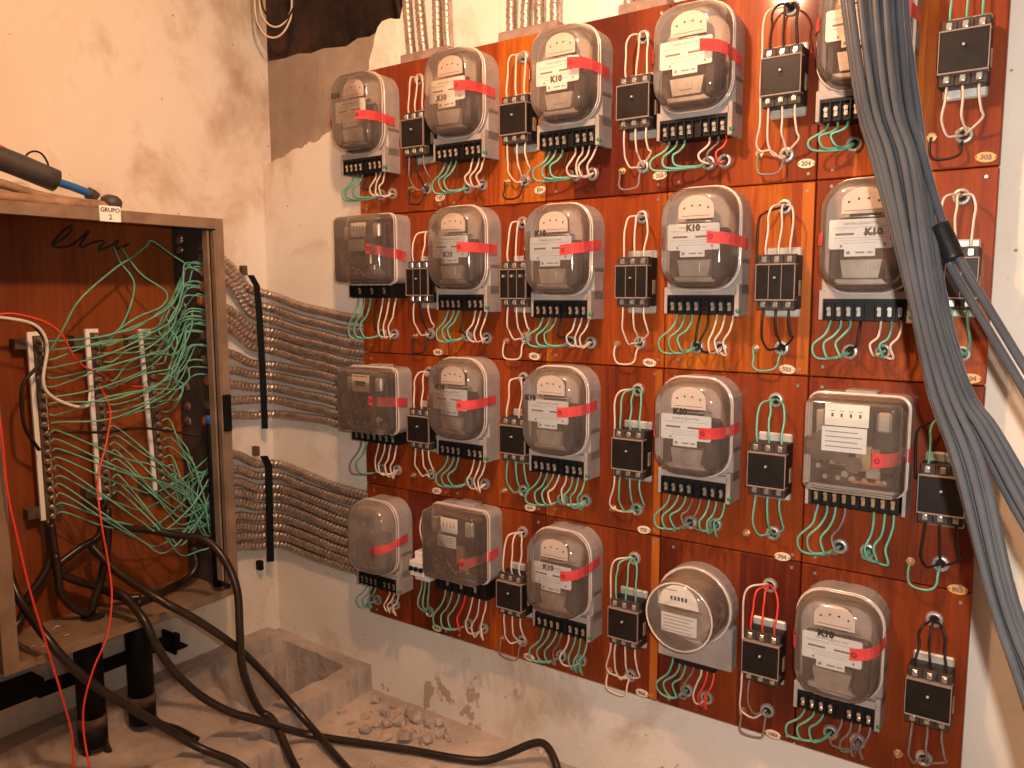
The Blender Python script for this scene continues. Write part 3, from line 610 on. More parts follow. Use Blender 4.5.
# the round socket meter
def round_meter():
    base = (1.073, 0, 0.426); zc = 0.142
    t = thing('electricity_meter', 'round glass-domed meter on a square plate, %s from left in the %s' % (ORD[3], ROWN[3]), 'electricity meter', base, 'electricity meters on the board')
    bm = bmesh.new(); box(bm, -0.089, 0.089, -0.034, 0, 0, 0.10, 0, 0.003)
    n = 28; C1 = lambda r, y: [(r*math.cos(2*math.pi*k/n), y, zc+r*math.sin(2*math.pi*k/n)) for k in range(n)]
    loft(bm, [C1(0.090, 0), C1(0.090, -0.036), C1(0.086, -0.042)]); obj('base', mesh_of(bm, 'housing_grey'), t)
    bm = bmesh.new(); loft(bm, [C1(0.086, -0.042), C1(0.082, -0.085), C1(0.079, -0.118), C1(0.075, -0.128), C1(0.068, -0.133), C1(0.04, -0.136), C1(0.012, -0.137)], False, True)
    for r, y, q in ((0.087, -0.042, 0.003), (0.0765, -0.127, 0.0022)):
        P = [Vector(v) for v in C1(r, y)]; P += P[:2]; tube(bm, P, q, 5, 1, caps=False)
    obj('cover', mesh_of(bm, ['cover_clear', 'glass_ring'], True), t)
    bm = bmesh.new(); loft(bm, [C1(0.066, -0.04), C1(0.062, -0.088)]); obj('chassis', mesh_of(bm, 'frame_alloy'), t)
    bm = bmesh.new(); A = [(0.048*math.cos(t_), 0.05*math.sin(t_)) for t_ in [math.pi*k/12 for k in range(13)]]; A = [(x, z+0.012) for x, z in A]
    loft(bm, [[(x-0.012, -0.100, zc+z) for x, z in A], [(x-0.012, -0.102, zc+z) for x, z in A]]); R = obj('register', mesh_of(bm, 'plate_white'), t)
    obj('dial', quads([(-0.030+0.0085*k, -0.025+0.0085*k, zc+0.027, zc+0.036) for k in range(5)]+[(-0.045, -0.015, zc+0.048, zc+0.0495)], -0.1021, 'print_black'), R)
    bm = bmesh.new(); box(bm, -0.052, 0.032, -0.102, -0.098, zc-0.050, zc-0.006, 0, 0.001); N = obj('nameplate', mesh_of(bm, 'plate_white'), t)
    obj('fine_print', quads([(-0.046, 0.024-0.008*(k % 2), zc-0.045+0.008*k, zc-0.0435+0.008*k) for k in range(5)], -0.1021, 'print_grey'), N)
    bm = bmesh.new(); A = [(0.052*math.cos(2*math.pi*k/24)-0.008, -0.075+0.03*math.sin(2*math.pi*k/24)) for k in range(24)]
    loft(bm, [[(x, y, zc+0.002) for x, y in A], [(x, y, zc+0.005) for x, y in A]]); obj('disc', mesh_of(bm, 'screw_brass'), t)
    bm = bmesh.new(); box(bm, -0.05, 0.05, -0.03, -0.006, -0.012, 0.0); obj('terminal_block', mesh_of(bm, 'terminal_black'), t)
    meter_wires(t, base, 0.42, [-0.055, -0.038, -0.022, -0.004, 0.014, 0.030, 0.046], 18, (GW, GW, GW, 'wire_grey'), (WW, RW, RW), y0=-0.02)
    return t
round_meter()

# ------------------------------------------------------------------ breakers
BR = [(0.266, 1.699), (0.592, 1.696), (0.914, 1.694), (1.236, 1.701), (1.553, 1.695), (0.275, 1.305), (0.591, 1.297), (0.916, 1.299), (1.239, 1.295), (1.557, 1.299), (0.27, 0.899), (0.588, 0.902), (0.912, 0.901), (1.234, 0.904), (1.559, 0.897), (0.258, 0.497), (0.576, 0.486), (0.907, 0.488), (1.235, 0.49), (1.557, 0.495)]
bm = bmesh.new(); box(bm, -0.036, 0.036, -0.010, 0, -0.072, 0.072, 0, 0.003); TAB = mesh_of(bm, 'tab_metal')
bm = bmesh.new(); box(bm, -0.039, 0.039, -0.044, -0.008, -0.055, 0.055, 0, 0.002)
BODY = mesh_of(bm, 'breaker_black')
bm = bmesh.new(); box(bm, -0.0385, 0.0385, -0.066, -0.04, -0.035, 0.035, 0, 0.0015); FACE = mesh_of(bm, 'breaker_face')
bm = bmesh.new(); box(bm, -0.0395, 0.0395, -0.067, -0.042, 0.0345, 0.0375, 0, 0.0006); box(bm, -0.0395, 0.0395, -0.067, -0.042, -0.0375, -0.0345, 0, 0.0006); box(bm, 0.0382, 0.0398, -0.067, -0.062, -0.0375, 0.0375); box(bm, -0.0398, -0.0382, -0.067, -0.062, -0.0375, 0.0375)
TRIM = mesh_of(bm, 'breaker_trim')
bm = bmesh.new(); box(bm, -0.0125, 0.0125, -0.056, -0.043, -0.010, 0.010, 0, 0.001); STEP = mesh_of(bm, 'breaker_step')
bm = bmesh.new(); box(bm, -0.005, 0.005, -0.0585, -0.05, -0.006, 0.007, 0, 0.001); cyl_y(bm, 0, 0.0, 0.0045, -0.058, -0.0615, 8); LUG = mesh_of(bm, 'screw_steel')
bm = bmesh.new(); box(bm, -0.0045, 0.0045, -0.0665, -0.064, -0.008, 0.008, 1); box(bm, -0.0022, 0.0022, -0.072, -0.064, 0.001, 0.005, 0, 0.0006); TOG = mesh_of(bm, ['tab_metal', 'terminal_black'])
bm = bmesh.new(); box(bm, -0.0006, 0.0006, -0.0668, -0.064, -0.034, 0.034); GAP = mesh_of(bm, 'breaker_trim')
bm = bmesh.new(); box(bm, 0.039, 0.0415, -0.036, -0.022, -0.028, 0.004, 0, 0.001); CLIP = mesh_of(bm, 'wood_stick')
bm = bmesh.new(); box(bm, -0.0028, 0.0028, -0.074, -0.064, 0.004, 0.011, 0, 0.001); LEVER = mesh_of(bm, 'screw_steel')
def breaker(i, kind, cat_label, upc, loc_, loop=None, long=None):
    r, c = divmod(i, 5); x, z = BR[i]; base = (x, 0, z)
    t = thing('circuit_breaker', meter_label(cat_label, r, c), 'circuit breaker', base, 'circuit breakers on the board')
    off = Vector(base)
    if kind == 'white':
        bm = bmesh.new(); box(bm, -0.027, 0.027, -0.045, 0, -0.042, 0.042, 0, 0.002); box(bm, -0.027, 0.027, -0.068, -0.04, -0.022, 0.022, 0, 0.002); obj('body', mesh_of(bm, 'breaker_white'), t)
        for k in (-1, 0, 1):
            bm = bmesh.new(); box(bm, k*0.018-0.006, k*0.018+0.006, -0.075, -0.066, -0.006, 0.006, 0, 0.001); obj('toggle', mesh_of(bm, 'terminal_black'), t)
        ly = -0.03
    else:
        obj('mounting_tab', TAB, t); obj('body', BODY, t); obj('face', FACE, t); obj('trim', TRIM, t); obj('side_clip', CLIP, t)
        for k in (-1, 0, 1):
            for s in (-1, 1):
                st = obj('terminal_step', STEP, t, (k*0.0255, 0, s*0.0465)); obj('terminal', LUG, st, (0, 0, -0.001*s))
        if kind == 'triple':
            for k in (-1, 0, 1): obj('lever', LEVER, t, (k*0.0255, 0, 0.012))
            for k in (-1, 1): obj('divider', GAP, t, (k*0.0128, 0, 0))
        else:
            obj('toggle', TOG, t, (0, 0, 0.006))
            if kind == 'ribbed':
                for k in (-1, 1): obj('divider', GAP, t, (k*0.0128, 0, 0))
        ly = -0.048
    def add(pts, col): obj('wire', wire_mesh([Vector(p)+Vector((J(.0015), J(.002), J(.0015))) for p in pts], WR*0.95, col, 6, 5, off), t)
    xu, zu = UP[i]; zt = z+(0.052 if kind != 'white' else 0.038)
    n = len(upc); 
    for k, col in enumerate(upc):
        dx = (-0.0255, 0.0, 0.0255)[k] if n == 3 else (-0.0255, 0.012)[k] if n == 2 else 0.0
        if kind == 'white': dx *= 0.6
        px = x+dx; tx = px+J(.004)
        add([(px, ly, zt), (px, ly-.004, zt+.02), (tx, -.046, lerp(zt, zu, .55)), (tx, -.044, zu-.022), (tx+(xu-tx)*.18, -.038, zu-.004), (tx+(xu-tx)*.6, -.024, zu+.002), (xu+(tx-xu)*.12, -.008, zu+.001), (xu, .010, zu)], col)
    if long:
        lx = x-0.050; sx, sz = ST[i]
        add([(xu, .01, zu), (xu-.015, -.012, zu+.002), (lx+.012, -.03, zu-.004), (lx, -.03, zu-.03), (lx, -.03, z+.06), (lx, -.032, z), (lx+.002, -.03, z-.08), (sx, -.02, sz+.02), (sx+.006, -.014, sz+.002), (sx+.03, -.02, sz+.002), (LO[i][0]-.01, -.012, LO[i][1]-.006), (LO[i][0], .01, LO[i][1])] if long == WW else
            [(xu, .01, zu), (xu-.015, -.012, zu-.004), (lx+.012, -.03, zu-.012), (lx, -.03, zu-.03), (lx, -.03, z+.06), (lx, -.03, z+.02)], long)
    xl, zl = LO[i]; zb = z-(0.052 if kind != 'white' else 0.04)
    for k, col in enumerate(loc_):
        dx = (-0.0255, 0.0, 0.0255)[k]*(1 if kind != 'white' else 0.6); px = x+dx
        if k == 0 and ST[i]:
            sx = ST[i][0]+.012
            add([(px, ly, zb), (px-.002, ly, zb-.025), (px-.004, -.045, lerp(zb, zl, .6)), (px-.004, -.038, zl+.018), (px+.004, -.028, zl-.002), (xl-.012, -.016, zl-.003), (xl, .01, zl)], col)
        else:
            add([(px, ly, zb), (px+.001, ly-.002, zb-.025), (px-.003+.004*k, -.044, lerp(zb, zl, .6)), (px-.002+.004*k, -.036, zl+.022), (xl+.004*k, -.016, zl+.002), (xl, .01, zl)], col)
    if loop and ST[i]:
        sx, sz = ST[i]; d = 0.045
        add([(sx, -.014, sz), (sx, -.018, sz-.02), (sx+.002, -.02, sz-d+.008), (sx+.012, -.02, sz-d), (xl-.016, -.02, sz-d), (xl-.004, -.018, sz-d+.010), (xl-.002, -.014, zl-.018), (xl, .01, zl)], loop)
    return t
GY = 'wire_grey'
BL = 'black three-pole circuit breaker'
breaker(0, 'std', BL+' with white wires', W3, (GY, BW, GY), BW)
breaker(1, 'std', BL+' with black loop', W3, W3, BW)
breaker(2, 'std', BL+' with tall white wire arch', W3, W3, GY)
breaker(3, 'std', BL+' with dark wires above', (BW, BW, BW), W3, GY, WW)
breaker(4, 'std', BL+' with green wires above', (GW, GW, GW), W3, BW)
breaker(5, 'ribbed', 'ribbed black circuit breaker', (WW, WW), (WW, BW, WW), BW)
breaker(6, 'triple', 'black circuit breaker with three silver levers', W3, W3, WW)
breaker(7, 'ribbed', 'ribbed black circuit breaker with white wires', W3, W3, WW)
breaker(8, 'ribbed', 'ribbed black circuit breaker with black lower wires', W3, (BW, BW, BW), GW, BW)
breaker(9, 'ribbed', 'ribbed black circuit breaker behind the grey cables', (WW, WW, WW), (GW, GW, GW))
breaker(10, 'std', BL+' with white wires', W3, W3)
breaker(11, 'std', BL+' with green lower wires', (WW, WW), G3)
breaker(12, 'std', BL+' with green wires', G3, G3, None, WW)
breaker(13, 'std', BL+' with green wires', G3, G3)
breaker(14, 'std', BL+' beside the grey cables', (GW, GW), (BW, BW, BW), GW, BW)
breaker(15, 'white', 'narrow white circuit breaker with black toggles', (WW,), G3)
breaker(16, 'std', 'dusty black circuit breaker with white wires', W3, W3, GY)
breaker(17, 'std', BL+' with white lower wires', G3, W3, WW, WW)
breaker(18, 'std', BL+' with red wires above', (RW, RW, RW), (GY,), GY, WW)
breaker(19, 'std', BL+' with black wires', (BW, BW, BW), (GY, GY, GY))

# ------------------------------------------------------------------ flexible conduits
def conduit(pts, r, label, group, helix=0.30, pitch=0.0165):
    bm = bmesh.new(); tube(bm, resample(catmull(pts, 10), pitch/6), r, 10, 0, helix, pitch)
    return tag(obj('flexible_conduit', mesh_of(bm, 'conduit', True)), label, 'conduit', group)
A_CAB = [1.366, 1.341, 1.309, 1.22, 1.19, 1.16, 1.081, 1.03, 0.983, 0.932, 0.883]
A_ST = [1.282, 1.238, 1.199, 1.158, 1.128, 1.095, 1.041, 1.005, 0.964, 0.924, 0.87]
A_BK = [1.22, 1.18, 1.144, 1.112, 1.08, 1.048, 1.017, 0.98, 0.941, 0.902, 0.869]
B_CAB = [0.752, 0.705, 0.663, 0.626, 0.593, 0.548, 0.514, 0.478, 0.446]
B_ST = [0.703, 0.662, 0.62, 0.591, 0.556, 0.518, 0.483, 0.454, 0.42]
B_BK = [0.676, 0.635, 0.601, 0.57, 0.537, 0.5, 0.467, 0.436, 0.401]
B_END = [0.65, 0.618, 0.582, 0.546, 0.513, 0.48, 0.447, 0.418, 0.394]
for k in range(11):
    a, s, b = A_CAB[k], A_ST[k], A_BK[k]
    pts = [(-0.425, -0.318, a+(a-s)*0.9+0.0), (-0.45, -0.22, a+(a-s)*0.55), (-0.468, -0.12, a), (-0.476, -0.045, s+(a-s)*0.15), (-0.462, 0.010, s-(s-b)*0.10), (-0.415, 0.030, s-(s-b)*0.35), (-0.31, 0.033, b+(s-b)*0.22), (-0.219, 0.033, b), (-0.10, 0.033, b-0.012-(s-b)*0.1), (0.03, 0.036, b-0.016-(s-b)*0.12)]
    conduit(pts, 0.0142, 'corrugated steel conduit, %s from top of the upper bundle beside the cabinet' % ['first', 'second', 'third', 'fourth', 'fifth', 'sixth', 'seventh', 'eighth', 'ninth', 'tenth', 'lowest'][k], 'conduits of the upper wall bundle')
for k in range(9):
    a, s, b, e = B_CAB[k], B_ST[k], B_BK[k], B_END[k]
    pts = [(-0.425, -0.318, a+(a-s)*0.5), (-0.45, -0.22, a+(a-s)*0.4), (-0.468, -0.12, a), (-0.476, -0.045, s+(a-s)*0.15), (-0.462, 0.010, s-(s-b)*0.05), (-0.415, 0.030, s-(s-b)*0.35), (-0.306, 0.033, b), (-0.19, 0.033, lerp(b, e, .7)), (-0.10, 0.033, e), (0.03, 0.036, e-.006)]
    conduit(pts, 0.0146, 'corrugated steel conduit, %s from top of the lower bundle beside the cabinet' % ['first', 'second', 'third', 'fourth', 'fifth', 'sixth', 'seventh', 'eighth', 'lowest'][k], 'conduits of the lower wall bundle')
TOPC = [((0.188, 1.925), (0.173, 2.08)), ((0.235, 1.925), (0.218, 2.072)), ((0.285, 1.925), (0.281, 2.06)), ((0.320, 1.925), (0.313, 2.055)), ((0.526, 1.925), (0.526, 2.01)), ((0.569, 1.925), (0.572, 2.0)), ((0.611, 1.925), (0.610, 1.99)), ((0.657, 1.925), (0.657, 1.983)), ((0.857, 1.925), (0.856, 1.98)), ((0.892, 1.925), (0.893, 1.98)), ((0.926, 1.925), (0.929, 1.98))]
for k, ((x0, z0), (x1, z1)) in enumerate(TOPC):
    gx = (x1-x0)/(z1-z0); zt = 2.495
    lab = 'upright steel conduit entering the board top, %s' % (['leftmost of the left four', 'second of the left four', 'third of the left four', 'rightmost of the left four', 'leftmost of the middle four', 'second of the middle four', 'third of the middle four', 'rightmost of the middle four', 'leftmost of the right three', 'middle of the right three', 'rightmost of the right three'][k])
    conduit([(x0, 0.028, z0), (x0+gx*0.05, 0.026, z0+0.05), (x1, 0.028, z1), (x1+gx*0.12, 0.030, z1+0.15), (x1+gx*.2, 0.032, zt)], 0.0135, lab, 'upright conduits above the board', 0.17)
# black clamps that hold the conduit bundles
def clamp(pts, w, t, label, foot):
    bm = bmesh.new(); P = [Vector(p) for p in pts]
    for a, b in zip(P, P[1:]):
        d = (b-a).normalized(); s = Vector((0.70, -0.71, 0)); u = Vector((0.71, 0.70, 0))
        loft(bm, [[q+u*w/2+s*t, q-u*w/2+s*t, q-u*w/2, q+u*w/2] for q in (a, b)])
    rt = thing('conduit_clamp', label, 'clamp', P[-1]); off = P[-1]
    bmesh.ops.translate(bm, verts=bm.verts, vec=-off); obj('strap', mesh_of(bm, 'iron_black'), rt)
    for q in foot:
        q = Vector(q)-off; bm = bmesh.new(); box(bm, q.x-0.012, q.x+0.012, q.y-0.008, q.y+0.008, q.z-0.016, q.z+0.016, 0, 0.002); obj('foot', mesh_of(bm, 'collar_brown' if q.z > 0.2 else 'iron_black'), rt)
clamp([(-0.452, -0.05, 1.335), (-0.444, -0.034, 1.30), (-0.446, -0.026, 1.20), (-0.446, -0.022, 1.0), (-0.446, -0.022, 0.828)], 0.020, 0.006, 'long black iron strap over the upper conduit bundle in the corner', [(-0.478, -0.058, 1.350)])
clamp([(-0.452, -0.026, 0.735), (-0.444, -0.014, 0.70), (-0.446, -0.016, 0.55), (-0.446, -0.020, 0.37)], 0.024, 0.006, 'black iron strap over the lower conduit bundle in the corner', [(-0.480, -0.036, 0.750), (-0.478, -0.04, 0.355)])

# ------------------------------------------------------------------ cabinet on the left wall
CX, CY0, CY1, CZ0, CZ1 = -0.22, -0.945, -0.312, 0.402, 1.482
cab = thing('distribution_cabinet', 'open beige steel cabinet with wooden back hung on the left wall', 'cabinet', (-0.5, (CY0+CY1)/2, CZ0)); co = Vector(cab.location)
def cpart(name, boxes, mat, bev=0.001):
    bm = bmesh.new()
    for b in boxes: box(bm, b[0]-co.x, b[1]-co.x, b[2]-co.y, b[3]-co.y, b[4]-co.z, b[5]-co.z, 0, bev)
    return obj(name, mesh_of(bm, mat), cab)
t_ = 0.003
cpart('back_panel', [(-0.495, -0.462, CY0+t_, CY1-t_, CZ0+t_, CZ1-t_)], 'cabinet_wood').color = (0.5, 0.5, 0.5, 1)
cpart('top_panel', [(-0.497, CX-0.004, CY0, CY1, CZ1-t_, CZ1)], 'cabinet_paint', 0)
cpart('bottom_panel', [(-0.497, CX-0.004, CY0, CY1, CZ0, CZ0+t_)], 'cabinet_paint', 0)
cpart('side_panel', [(-0.497, CX-0.004, CY1-t_, CY1, CZ0+t_, CZ1-t_)], 'cabinet_inner', 0)
cpart('side_panel', [(-0.497, CX-0.004, CY0, CY0+t_, CZ0+t_, CZ1-t_)], 'cabinet_inner', 0)
fw = 0.029
cpart('front_frame', [(CX-0.004, CX, CY0, CY1, CZ1-fw, CZ1), (CX-0.004, CX, CY0, CY1, CZ0, CZ0+0.020), (CX-0.004, CX, CY0, CY0+0.034, CZ0+0.02, CZ1-fw), (CX-0.004, CX, CY1-0.025, CY1, CZ0+0.02, CZ1-fw),
      (CX-0.028, CX-0.004, CY0+0.03, CY1-0.02, CZ1-fw, CZ1-fw+0.003), (CX-0.020, CX-0.002, CY1-0.030, CY1-0.025, CZ0+0.035, CZ1-fw-0.004), (CX-0.034, CX-0.010, CY1-0.046, CY1-0.040, CZ0+0.045, CZ1-fw-0.004)], 'cabinet_paint', 0.0006)
cpart('latch', [(CX-0.002, CX+0.008, CY1-0.027, CY1-0.003, 0.885, 0.99)], 'iron_black', 0.002)
lp = cpart('name_label', [(CX, CX+0.0012, -0.660, -0.607, 1.452, 1.490)], 'plate_white', 0)
for s, sz, z in (('GRUPO', 0.0145, 1.4795), ('2', 0.017, 1.4625)):
    me = text_mesh(s, sz, 'print_black', 0.0004); me.transform(Matrix.Rotation(math.radians(90), 4, 'Z')); obj('lettering', me, lp, Vector((CX+0.0018, -0.6335, z))-co)
# bushings where the conduits enter the right side
bm = bmesh.new(); 
loft(bm, [[(r*math.cos(2*math.pi*k/10), y, r*math.sin(2*math.pi*k/10)) for k in range(10)] for r, y in ((0.017, 0), (0.017, -0.006), (0.014, -0.007), (0.014, -0.016), (0.010, -0.018))]); BUSH = mesh_of(bm, 'bushing_orange'); BUSHD = BUSH.copy(); BUSHD.materials[0] = M['collar_brown']
for k, z in enumerate([1.41, 1.376, 1.339, 1.296, 1.256, 1.214, 1.155, 1.085, 1.025, 0.955, 0.905, 0.77, 0.715, 0.67, 0.63, 0.59, 0.545, 0.51, 0.475]):
    obj('conduit_bushing', BUSH if k in (2, 3, 4, 8, 10) else BUSHD, cab, Vector((-0.31+J(0.012), CY1-t_, z))-co)
# marker scrawl on the wooden back, hole in the bottom, banded black riser
P = [(-0.60, 1.405), (-0.57, 1.44), (-0.545, 1.455), (-0.56, 1.43), (-0.60, 1.40), (-0.56, 1.40), (-0.53, 1.42), (-0.50, 1.445), (-0.53, 1.40), (-0.49, 1.415), (-0.46, 1.42), (-0.48, 1.395), (-0.44, 1.41), (-0.42, 1.425), (-0.43, 1.40), (-0.39, 1.415)]
bm = bmesh.new(); tube(bm, [Vector((-0.4615, y-0.06, z))-co for y, z in [(q.x, q.y) for q in catmull([(a, b, 0) for a, b in P], 5)]], 0.003, 5); obj('marker_scrawl', mesh_of(bm, 'print_black'), cab)
bm = bmesh.new(); A = [(0.030*math.cos(2*math.pi*k/16), 0.030*math.sin(2*math.pi*k/16)) for k in range(16)]
loft(bm, [[(-0.385+x-co.x, -0.655+y-co.y, z-co.z) for x, y in A] for z in (CZ0+t_, CZ0+t_+0.001)]); obj('cable_hole', mesh_of(bm, 'hole_dark'), cab)
bm = bmesh.new(); tube(bm, [Vector((-0.275, -0.343, z))-co for z in (0.42, 0.6, 0.8, 0.93)], 0.013, 10); tube(bm, [Vector((-0.275, -0.343, z))-co for z in (0.905, 0.93)], 0.0136, 10, 1); obj('riser_cable', mesh_of(bm, ['pipe_black', 'tape_blue'], True), cab)
# terminal strips
SC = bmesh.new(); A = [[(-0.0+0.0, r*math.cos(2*math.pi*k/8), r*math.sin(2*math.pi*k/8)) for k in range(8)] for r in (0.006,)]
SC.free()
bm = bmesh.new(); loft(bm, [[(x, r*math.cos(2*math.pi*k/8), r*math.sin(2*math.pi*k/8)) for k in range(8)] for x, r in ((0, 0.0075), (0.010, 0.0075), (0.012, 0.005), (0.016, 0.0045))]); BUSCREW = mesh_of(bm, ['strip_screw'])
STRIPS = [(-0.736, 1.18, -0.733, 0.690, 'nearest the left frame of the cabinet'), (-0.590, 1.182, -0.584, 0.712, 'in the middle of the cabinet'), (-0.440, 1.176, -0.420, 0.705, 'nearest the conduits in the cabinet')]
rw = random.Random(11)
for si, (yt, zt, yb, zb, where) in enumerate(STRIPS):
    root = thing('terminal_strip', 'white insulated terminal strip with brass screws, '+where, 'terminal strip', (-0.462, yb, zb), 'terminal strips in the cabinet'); ro = Vector(root.location)
    def sp(z): return lerp(yb, yt, (z-zb)/(zt-zb))
    bm = bmesh.new(); w = 0.0175
    loft(bm, [[(x, y+dy, z) for x, dy in ((0.030, -w), (0.030, w), (0.038, w), (0.038, -w))] for z, y in ((0, 0), (zt-zb, yt-yb))]); obj('backing_strip', mesh_of(bm, 'plate_white'), root)
    bm = bmesh.new(); loft(bm, [[(x, y+dy, z) for x, dy in ((0.038, -0.006), (0.038, 0.012), (0.048, 0.012), (0.048, -0.006))] for z, y in ((-0.02, 0.0), (zt-zb-0.01, yt-yb))]); obj('bus_bar', mesh_of(bm, 'collar_brown'), root)
    for zz in (zb+0.02, zt-0.03):
        bm = bmesh.new(); box(bm, 0, 0.030, sp(zz)-yb-0.045, sp(zz)-yb+0.045, zz-zb-0.014, zz-zb+0.014, 0, 0.001); obj('standoff', mesh_of(bm, 'collar_brown'), root)
    nsc = 20
    for k in range(nsc):
        z = lerp(zb+0.01, zt-0.02, k/(nsc-1)); obj('terminal', BUSCREW, root, Vector((-0.462+0.048, sp(z)+0.003+rw.uniform(-.003, .003), z))-ro)
    # green wires to the conduit side, top half up to the bundle, bottom half drooping
    nw = 20 if si < 2 else 17
    for k in range(nw):
        z = lerp(zb+0.015, zt-0.02, k/(nw-1)); y = sp(z)+0.010; X = -0.405+rw.uniform(0, .012)
        if z > 0.93:
            zc = lerp(1.06, 1.34, (z-0.93)/0.25)+rw.uniform(-.10, .10); zc = min(zc, 1.40)
            ye = -0.372+rw.uniform(-.02, .02); xm = rw.uniform(-.39, -.31)
            bow = rw.uniform(0.005, .035)
            n1 = lerp(y, ye, .35); n2 = lerp(y, ye, .72)
            pts = [(X, y, z), (X+.012, y+.02, z+rw.uniform(-.004, .006)), (xm, n1, z+bow+rw.uniform(-.01, .015)), (xm, n2, lerp(z, zc, .22)+bow), (xm-.01, ye-.03, lerp(z, zc, .50)), (xm, ye, lerp(z, zc, .85)), (-.32, ye+.012, zc+.02), (-.31, CY1+.004, zc+.015)]
        else:
            f = (z-0.69)/(0.93-0.69); dip = rw.uniform(.10, .22)*(0.55+0.45*(si < 2)); ye = -0.345+rw.uniform(-.03, .01); xm = rw.uniform(-.38, -.28)
            ze = rw.uniform(.52, .80); n1 = lerp(y, ye, .25); n2 = lerp(y, ye, .6)
            pts = [(X, y, z), (X+.012, y+.018, z+.002), (xm, n1, z-dip*.45), (xm, lerp(y, ye, .45), z-dip*.8), (xm, n2, z-dip), (xm, lerp(y, ye, .85), lerp(z-dip, ze, .35)), (xm, ye, lerp(z-dip, ze, .8)), (-.31, CY1+.004, ze+.02)]
        obj('wire', wire_mesh(pts, 0.0024, GW, 5, 5, ro), root)
# green strands that rise to the top of the cabinet
for k, pts in enumerate([[(-0.40, -0.735, 1.10), (-0.36, -0.70, 1.18), (-0.34, -0.66, 1.26), (-0.35, -0.56, 1.34), (-0.36, -0.50, 1.375), (-0.36, -0.46, 1.405), (-0.36, -0.44, 1.42), (-0.34, -0.39, 1.38), (-0.31, -0.33, 1.335)],
                         [(-0.40, -0.58, 1.13), (-0.37, -0.53, 1.20), (-0.36, -0.50, 1.30), (-0.37, -0.53, 1.36), (-0.38, -0.54, 1.40)],
                         [(-0.38, -0.52, 1.40), (-0.36, -0.48, 1.33), (-0.34, -0.42, 1.28), (-0.35, -0.43, 1.24), (-0.36, -0.50, 1.21), (-0.38, -0.57, 1.16)]]):
    off = Vector(pts[0]); o = obj('green_wire', wire_mesh([Vector(p) for p in pts], 0.0026, GW, 6, 6, off), None, off)
    tag(o, ['green wire arching up to the top right of the cabinet', 'green wire rising behind the middle terminal strip', 'green wire bent in a sharp elbow near the cabinet top'][k], 'wire')
def cable(name, pts, r, mat, label, cat, group=None, n=8, per=6):
    off = Vector(pts[0]); o = obj(name, wire_mesh([Vector(p) for p in pts], r, mat, n, per, off), None, off); return tag(o, label, cat, group)
cable('white_wire', [(-0.36, -0.90, 1.222), (-0.36, -0.833, 1.219), (-0.36, -0.762, 1.199), (-0.36, -0.737, 1.149), (-0.36, -0.752, 1.062), (-0.36, -0.738, 1.023), (-0.36, -0.691, 0.992), (-0.36, -0.648, 0.984), (-0.375, -0.63, 1.017), (-0.40, -0.612, 1.03)], 0.0042, 'breaker_white', 'thick white wire curving to the middle terminal strip', 'wire')
cable('black_wire', [(-0.37, -0.91, 1.219), (-0.365, -0.85, 1.219), (-0.365, -0.773, 1.205), (-0.365, -0.735, 1.149), (-0.37, -0.749, 1.107), (-0.37, -0.795, 1.054), (-0.37, -0.801, 0.992), (-0.37, -0.796, 0.942), (-0.40, -0.755, 0.881)], 0.0045, 'wire_black', 'black wire looping left of the left terminal strip', 'wire')
cable('black_wire', [(-0.41, -0.735, 0.925), (-0.39, -0.668, 0.915), (-0.385, -0.589, 0.904), (-0.385, -0.489, 0.901), (-0.37, -0.383, 0.874), (-0.34, -0.325, 0.86)], 0.0036, 'wire_black', 'thin black wire crossing the three terminal strips', 'wire')
cable('red_wire', [(-0.3, -0.88, 1.228), (-0.3, -0.832, 1.229), (-0.3, -0.766, 1.208), (-0.3, -0.728, 1.175), (-0.31, -0.7, 1.124), (-0.33, -0.665, 1.091), (-0.35, -0.602, 1.06), (-0.38, -0.562, 1.035), (-0.40, -0.50, 1.02), (-0.405, -0.44, 1.01)], 0.0024, 'wire_red', 'dark red wire crossing the upper terminal strips', 'wire')
cable('red_wire', [(-0.40, -0.592, 1.035), (-0.34, -0.598, 0.969), (-0.3, -0.633, 0.898), (-0.26, -0.683, 0.807), (-0.215, -0.705, 0.715), (-0.2, -0.702, 0.615), (-0.17, -0.713, 0.534), (-0.15, -0.741, 0.446), (-0.14, -0.785, 0.377), (-0.14, -0.812, 0.3), (-0.13, -0.821, 0.232), (-0.1, -0.827, 0.162), (-0.07, -0.83, 0.09)], 0.0024, 'wire_red', 'bright red wire hanging from the middle strip out of the cabinet', 'wire')
cable('red_wire', [(-0.17, -1.02, 1.13), (-0.19, -0.96, 1.08), (-0.20, -0.93, 1.03), (-0.2, -0.921, 0.975), (-0.2, -0.918, 0.838), (-0.19, -0.908, 0.722), (-0.18, -0.895, 0.602), (-0.17, -0.875, 0.478), (-0.16, -0.854, 0.35), (-0.15, -0.839, 0.234), (-0.14, -0.846, 0.158), (-0.13, -0.85, 0.09)], 0.0025, 'wire_red', 'bright red wire hanging over the left frame of the cabinet', 'wire')
